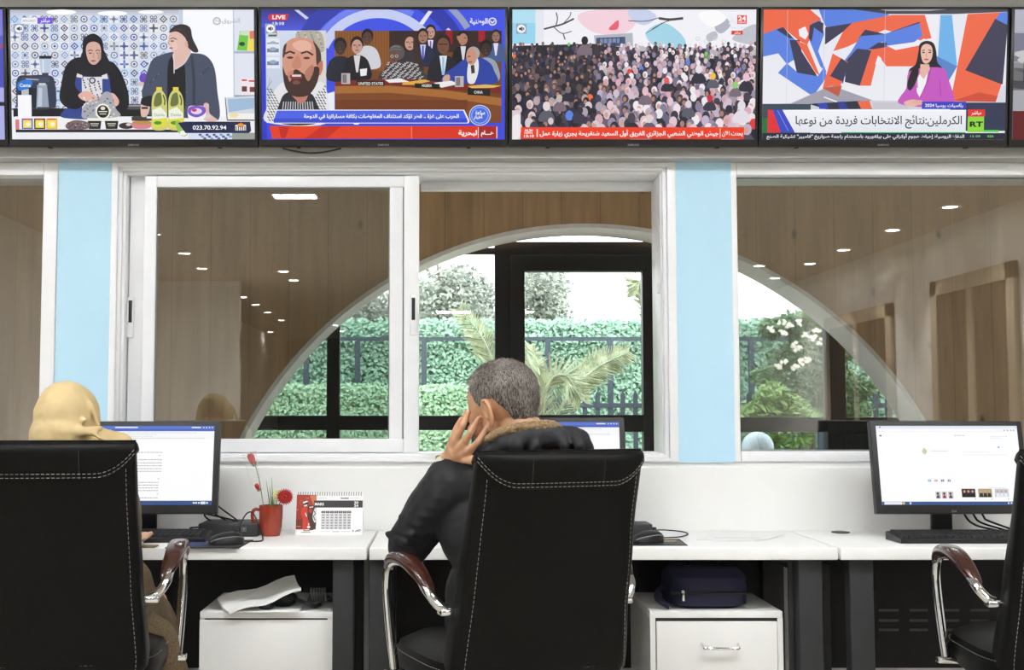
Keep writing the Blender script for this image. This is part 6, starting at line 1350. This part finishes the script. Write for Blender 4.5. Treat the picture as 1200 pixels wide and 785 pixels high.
for sx in (-1, 1):
    b = MB(); x = wx+sx*.1; b.chain([(x, 3.64, .055), (x, 3.74, .04), (x, 3.82, .032)], [.04, .038, .03]); b.box((x-.035, 3.6, 0), (x+.035, 3.86, .018), .007); b.blob('shoe', MT['plastic'], wom, vox=.005, it=3, off=WP)

# ------------------------------------------------------------------ outside: paved yard, hedge screen, railings, plants
struct('ground', MB().box((-14, 6.7, -.12), (18, 40, -.02)), MT['pave'], label='pale paved yard outside')
def leafmat(name, c1, c2, sc=35, tr=.25):
    m, n, l, b = newmat(name); t = n.new('ShaderNodeTexCoord'); z = n.new('ShaderNodeTexNoise'); z.inputs['Scale'].default_value = sc; z.inputs['Detail'].default_value = 3; l.new(t.outputs['Object'], z.inputs['Vector'])
    r = n.new('ShaderNodeValToRGB'); r.color_ramp.elements[0].position = .32; r.color_ramp.elements[1].position = .68; r.color_ramp.elements[0].color = (*lin(c1), 1); r.color_ramp.elements[1].color = (*lin(c2), 1)
    l.new(z.outputs['Fac'], r.inputs[0]); l.new(r.outputs[0], b.inputs['Base Color']); b.inputs['Roughness'].default_value = .4
    b.inputs['Specular IOR Level'].default_value = .6
    return m
IVY = leafmat('plastic_ivy', (112, 168, 136), (188, 222, 200)); HEDGE = leafmat('hedge_leaves', (112, 170, 128), (190, 222, 186)); PALM = leafmat('palm_leaf', (112, 128, 92), (178, 186, 150), 12); OLE = leafmat('oleander_leaf', (50, 92, 58), (120, 160, 104), 20); BUSH = leafmat('bush_leaf', (86, 134, 62), (160, 192, 110), 22); TREE = leafmat('tree_leaf', (104, 114, 102), (166, 172, 158), 3)  # ivy colours lightened to stand for outdoor haze
RAIL = mat('slate_rail_metal', (72, 84, 96), .5, var=.05); BARK = mat('bark', (128, 120, 108), .9, var=.3); WHT = mat('white_blossom', (244, 240, 226), .6, var=.04); STEM = mat('green_stem', (120, 140, 90), .7)
rg = random.Random(21)
def leaf(b, p, n_, s, w=.5):
    n_ = Vector(n_).normalized(); u = n_.orthogonal(); u.rotate(Matrix.Rotation(rg.uniform(0, 6.28), 3, n_)); v = n_.cross(u); p = Vector(p)
    b.add([p-u*s, p+v*s*w, p+u*s, p-v*s*w], [(0, 1, 2, 3)])
def ivywall(name, x0, x1, y, h, n, s, m, lab, cat, zmin=0.):
    t = thing(name, ((x0+x1)/2, y, -.02), lab, cat); c = (x0+x1)/2
    b = MB(); b.box((x0-c, .04, 0), (x1-c, .12, h-.03)); b.build('backing', m, t, smooth=False)
    b = MB()
    for k in range(n):
        z = zmin+(h-zmin)*rg.random(); leaf(b, (rg.uniform(x0, x1)-c, rg.uniform(-.03, .05), z+rg.uniform(-.015, .02)), (rg.gauss(0, .38), -1, rg.gauss(.45, .35)), s*rg.uniform(.7, 1.3), .6)
    o = b.build('foliage', m, t, smooth=False)
HY = 11.0; hx0, hx1 = at(240, 400, HY).x, at(1130, 400, HY).x
ivywall('ivy_screen', hx0, hx1, HY, at(600, 375, HY).z+.02, 46000, .019, IVY, 'tall green artificial ivy screen closing the yard', 'hedge', .7)
ivywall('clipped_hedge', at(240, 400, 10.3).x, at(572, 400, 10.3).x, 10.3, at(500, 452, 10.3).z+.02, 15000, .018, HEDGE, 'lower brighter clipped hedge in front of the ivy screen', 'hedge', .75)
t = thing('metal_fence', (0, 10.88, -.02), 'slate grey rail fence standing against the ivy screen', 'fence')
zr = at(600, 397, 10.88).z+.02
MB().box((hx0, -.02, zr-.018), (hx1, .02, zr+.016)).build('rail', RAIL, t, smooth=False)
for px in (300, 359, 419, 497, 572, 642, 715, 800, 880, 960, 1040):
    x = at(px, 420, 10.88).x; MB().box((x-.024, -.025, 0), (x+.024, .015, zr)).build('post', RAIL, t, smooth=False)
t = thing('picket_railing', (0, 9.8, -.02), 'low slate grey picket railing in front of the ivy screen', 'fence')
a, c = at(632, 470, 9.8).x, at(1120, 470, 9.8).x; z1 = at(690, 458, 9.8).z+.02; z2 = at(690, 475, 9.8).z+.02
MB().box((a, -.02, z2-.02), (c, .02, z2+.018)).build('rail', RAIL, t, smooth=False); MB().box((a, -.02, .12), (c, .02, .16)).build('rail', RAIL, t, smooth=False)
px = 641
while px < 1120:
    x = at(px, 470, 9.8).x; MB().box((x-.018, -.014, .0), (x+.018, .014, z1-.03)).prism([(x-.018, z1-.03), (x+.018, z1-.03), (x, z1)], -.014, .014).build('picket', RAIL, t, smooth=False); px += 14.8
# palms
def palm(base, lab, fronds, name='palm_plant', th=.5):
    t = thing(name, (base[0], base[1], -.02), lab, 'palm'); B = Vector(base)
    b = MB(); b.tube([(0, 0, 0), (.01, 0, th*.6), (0, 0, th+.05)], [.11, .09, .07], 14, smooth=4); b.build('trunk', BARK, t)
    for pts in fronds:
        P = [Vector(p)-Vector((B.x, B.y, -.02)) for p in pts]; S = [Vector(p) for p in cr([tuple(p) for p in [Vector((0, 0, th))]+P], 9)]; b = MB()
        b.tube(S, [.014*(1-i/len(S))+.003 for i in range(len(S))], 6)
        for i in range(2, len(S)-1):
            d = (S[i+1]-S[i-1]).normalized(); sd = d.cross(Vector((.2, -1, .3))).normalized()
            if abs(sd.z) < .2: sd = d.orthogonal().normalized()
            nn = d.cross(sd).normalized(); f = i/len(S); L = .16*math.sin(math.pi*min(.97, .15+f*.85))**.7+.05
            for sg in (-1, 1):
                for h_ in (0, .5):
                    o = S[i].lerp(S[i+1], h_); tip = o+(sd*sg*.75+d*.65+nn*rg.uniform(-.12, .25)).normalized()*L*rg.uniform(.85, 1.1)+Vector((0, 0, -.05*L)); m_ = o.lerp(tip, .45)+nn*.01; w = d*.011
                    b.add([o-w*.4, m_-w, tip, m_+w, o+w*.4], [(0, 1, 2, 3, 4)])
        b.build('frond', PALM, t, smooth=False)
pb = at(632, 490, 9.0)
F = lambda *q: [at(px, py, y) for px, py, y in q]
palm((pb.x, 9.0, 0), 'pale green palm behind the glass door, right of the man', [F((640, 456, 8.95), (662, 440, 8.9), (682, 470, 8.85)), F((664, 466, 9.05), (698, 432, 9.1), (738, 412, 9.15)), F((632, 460, 9), (630, 430, 9.1), (622, 404, 9.2)), F((620, 478, 8.9), (612, 470, 8.8), (600, 496, 8.7))], th=.85)
pb = at(585, 490, 9.4)
palm((pb.x, 9.4, 0), 'slim palm with one tall frond seen through the left glass of the door', [F((582, 455, 9.4), (570, 405, 9.4), (538, 360, 9.4)), F((590, 450, 9.4), (600, 420, 9.5), (606, 390, 9.5))], th=.8)
pb = at(772, 490, 9.6)
palm((pb.x, 9.6, 0), 'tall palm behind the right stile of the glass door', [F((765, 380, 9.6), (752, 330, 9.6), (746, 345, 9.55)), F((775, 370, 9.6), (790, 325, 9.6), (812, 345, 9.6)), F((770, 380, 9.6), (770, 330, 9.7), (766, 310, 9.8))], th=1.55)
# shrubs and trees
def cloud(b, c, r, n, s, w=.35):
    for k in range(n):
        d = Vector((rg.gauss(0, 1), rg.gauss(0, 1), rg.gauss(0, 1))).normalized(); q = rg.random()**.4; p = Vector((c[0]+d.x*r[0]*q, c[1]+d.y*r[1]*q, c[2]+d.z*r[2]*q)); leaf(b, p, (rg.gauss(0, .6), -.6+rg.gauss(0, .5), .8+rg.gauss(0, .5)), s*rg.uniform(.6, 1.3), w)
y0 = 9.35; q = at(945, 470, y0); t = thing('flowering_shrub', (q.x, y0, -.02), 'tall shrub with white blossoms behind the right window', 'shrub'); O = Vector((q.x, y0, -.02))
b = MB()
for px, py in ((930, 400), (965, 420), (990, 430), (915, 430), (950, 385), (1000, 450)): e = at(px, py, y0+rg.uniform(-.1, .1))-O; b.tube([(rg.uniform(-.05, .05), 0, 0), (e.x*.4, 0, e.z*.5), tuple(e)], [.016, .012, .005], 7, smooth=5)
b.build('stems', BARK, t); b = MB(); fl = MB()
for px, py, rx in ((905, 385, .11), (930, 380, .14), (955, 375, .12), (968, 395, .13), (945, 410, .16), (985, 410, .12), (920, 420, .13), (900, 440, .14), (960, 440, .15), (990, 445, .12), (1008, 455, .11), (940, 455, .17), (975, 470, .16), (925, 480, .18), (1005, 480, .12)):
    e = at(px, py, y0)-O; cloud(b, (e.x, 0, e.z), (rx, .14, rx*.8), 330, .03, .3)
for px, py in ((905, 385), (915, 378), (925, 382), (918, 390), (935, 378), (945, 392), (953, 396), (958, 386), (930, 404), (935, 408), (940, 424), (948, 422), (932, 430), (912, 428), (918, 425), (1005, 410), (1008, 414), (1020, 438), (1024, 440), (962, 400), (970, 395), (985, 405)):
    e = at(px, py, y0-.16)-O
    for k in range(5): leaf(fl, (e.x+rg.uniform(-.025, .025), e.y+rg.uniform(-.02, .02), e.z+rg.uniform(-.02, .02)), (rg.gauss(0, .5), -1, .5), .016, .8)
b.build('foliage', OLE, t, smooth=False); o = fl.build('blossom', WHT, t, smooth=False)
y0 = 8.9; q = at(905, 480, y0); t = thing('leafy_bush', (q.x, y0, -.02), 'low bright green bush in front of the flowering shrub', 'bush'); O = Vector((q.x, y0, -.02)); b = MB()
for px, py, rx in ((885, 485, .13), (905, 472, .15), (928, 478, .14), (895, 505, .2), (925, 510, .2), (945, 490, .1), (905, 460, .1)): e = at(px, py, y0)-O; cloud(b, (e.x, 0, e.z), (rx, .15, rx*.8), 260, .034, .28)
b.build('foliage', BUSH, t, smooth=False); b = MB()
for k in range(6): b.tube([(rg.uniform(-.06, .06), rg.uniform(-.05, .05), 0), (rg.uniform(-.2, .2), rg.uniform(-.1, .1), .8)], [.014, .006], 6)
b.build('stems', STEM, t)
def tree(px, py, Y, spread, lab, n=2600):
    q = at(px, py, Y); t = thing('tree', (q.x, Y, -.02), lab, 'tree', None); b = MB(); b.tube([(0, 0, 0), (.1, 0, q.z*.5), (0, 0, q.z)], [.16, .12, .05], 12, smooth=5)
    for k in range(5): b.tube([(0, 0, q.z*.5+k*.15), (spread*rg.uniform(-.6, .6), rg.uniform(-.5, .5), q.z+rg.uniform(-.1, .5))], [.05, .015], 8)
    b.build('trunk', BARK, t); b = MB()
    for k in range(9): cloud(b, (rg.uniform(-1, 1)*spread, rg.uniform(-.7, .7), q.z+rg.uniform(-.55, .4)), (.42, .5, .34), n//9, .038, .5)
    b.build('crown', TREE, t, smooth=False)
tree(530, 345, 17, .55, 'pale grey green tree beyond the ivy screen, left of the door', 8000)
tree(636, 345, 18, .2, 'hazy pale tree beyond the ivy screen, seen through the door glass', 4000)
tree(440, 372, 20.5, .5, 'short hazy tree beyond the ivy screen behind the closed pane', 4000)
q = at(888, 524, 8.0)  # balloon-like pale ball, no lamp; its post is added to hold it up
t = thing('pale_ball', (q.x, 8.0, -.02), 'pale blue white ball low behind the right window, on an added post', 'ball')
MB().ell((0, 0, q.z+.02), (.105, .105, .105), 32).build('globe', mat('pale_ball_skin', (206, 224, 236), .25, var=.02), t); MB().lathe([(.09, 0), (.09, .02), (.03, .03), (.028, q.z-.09), (.05, q.z-.075)], n=18).build('post', MT['frame'], t)
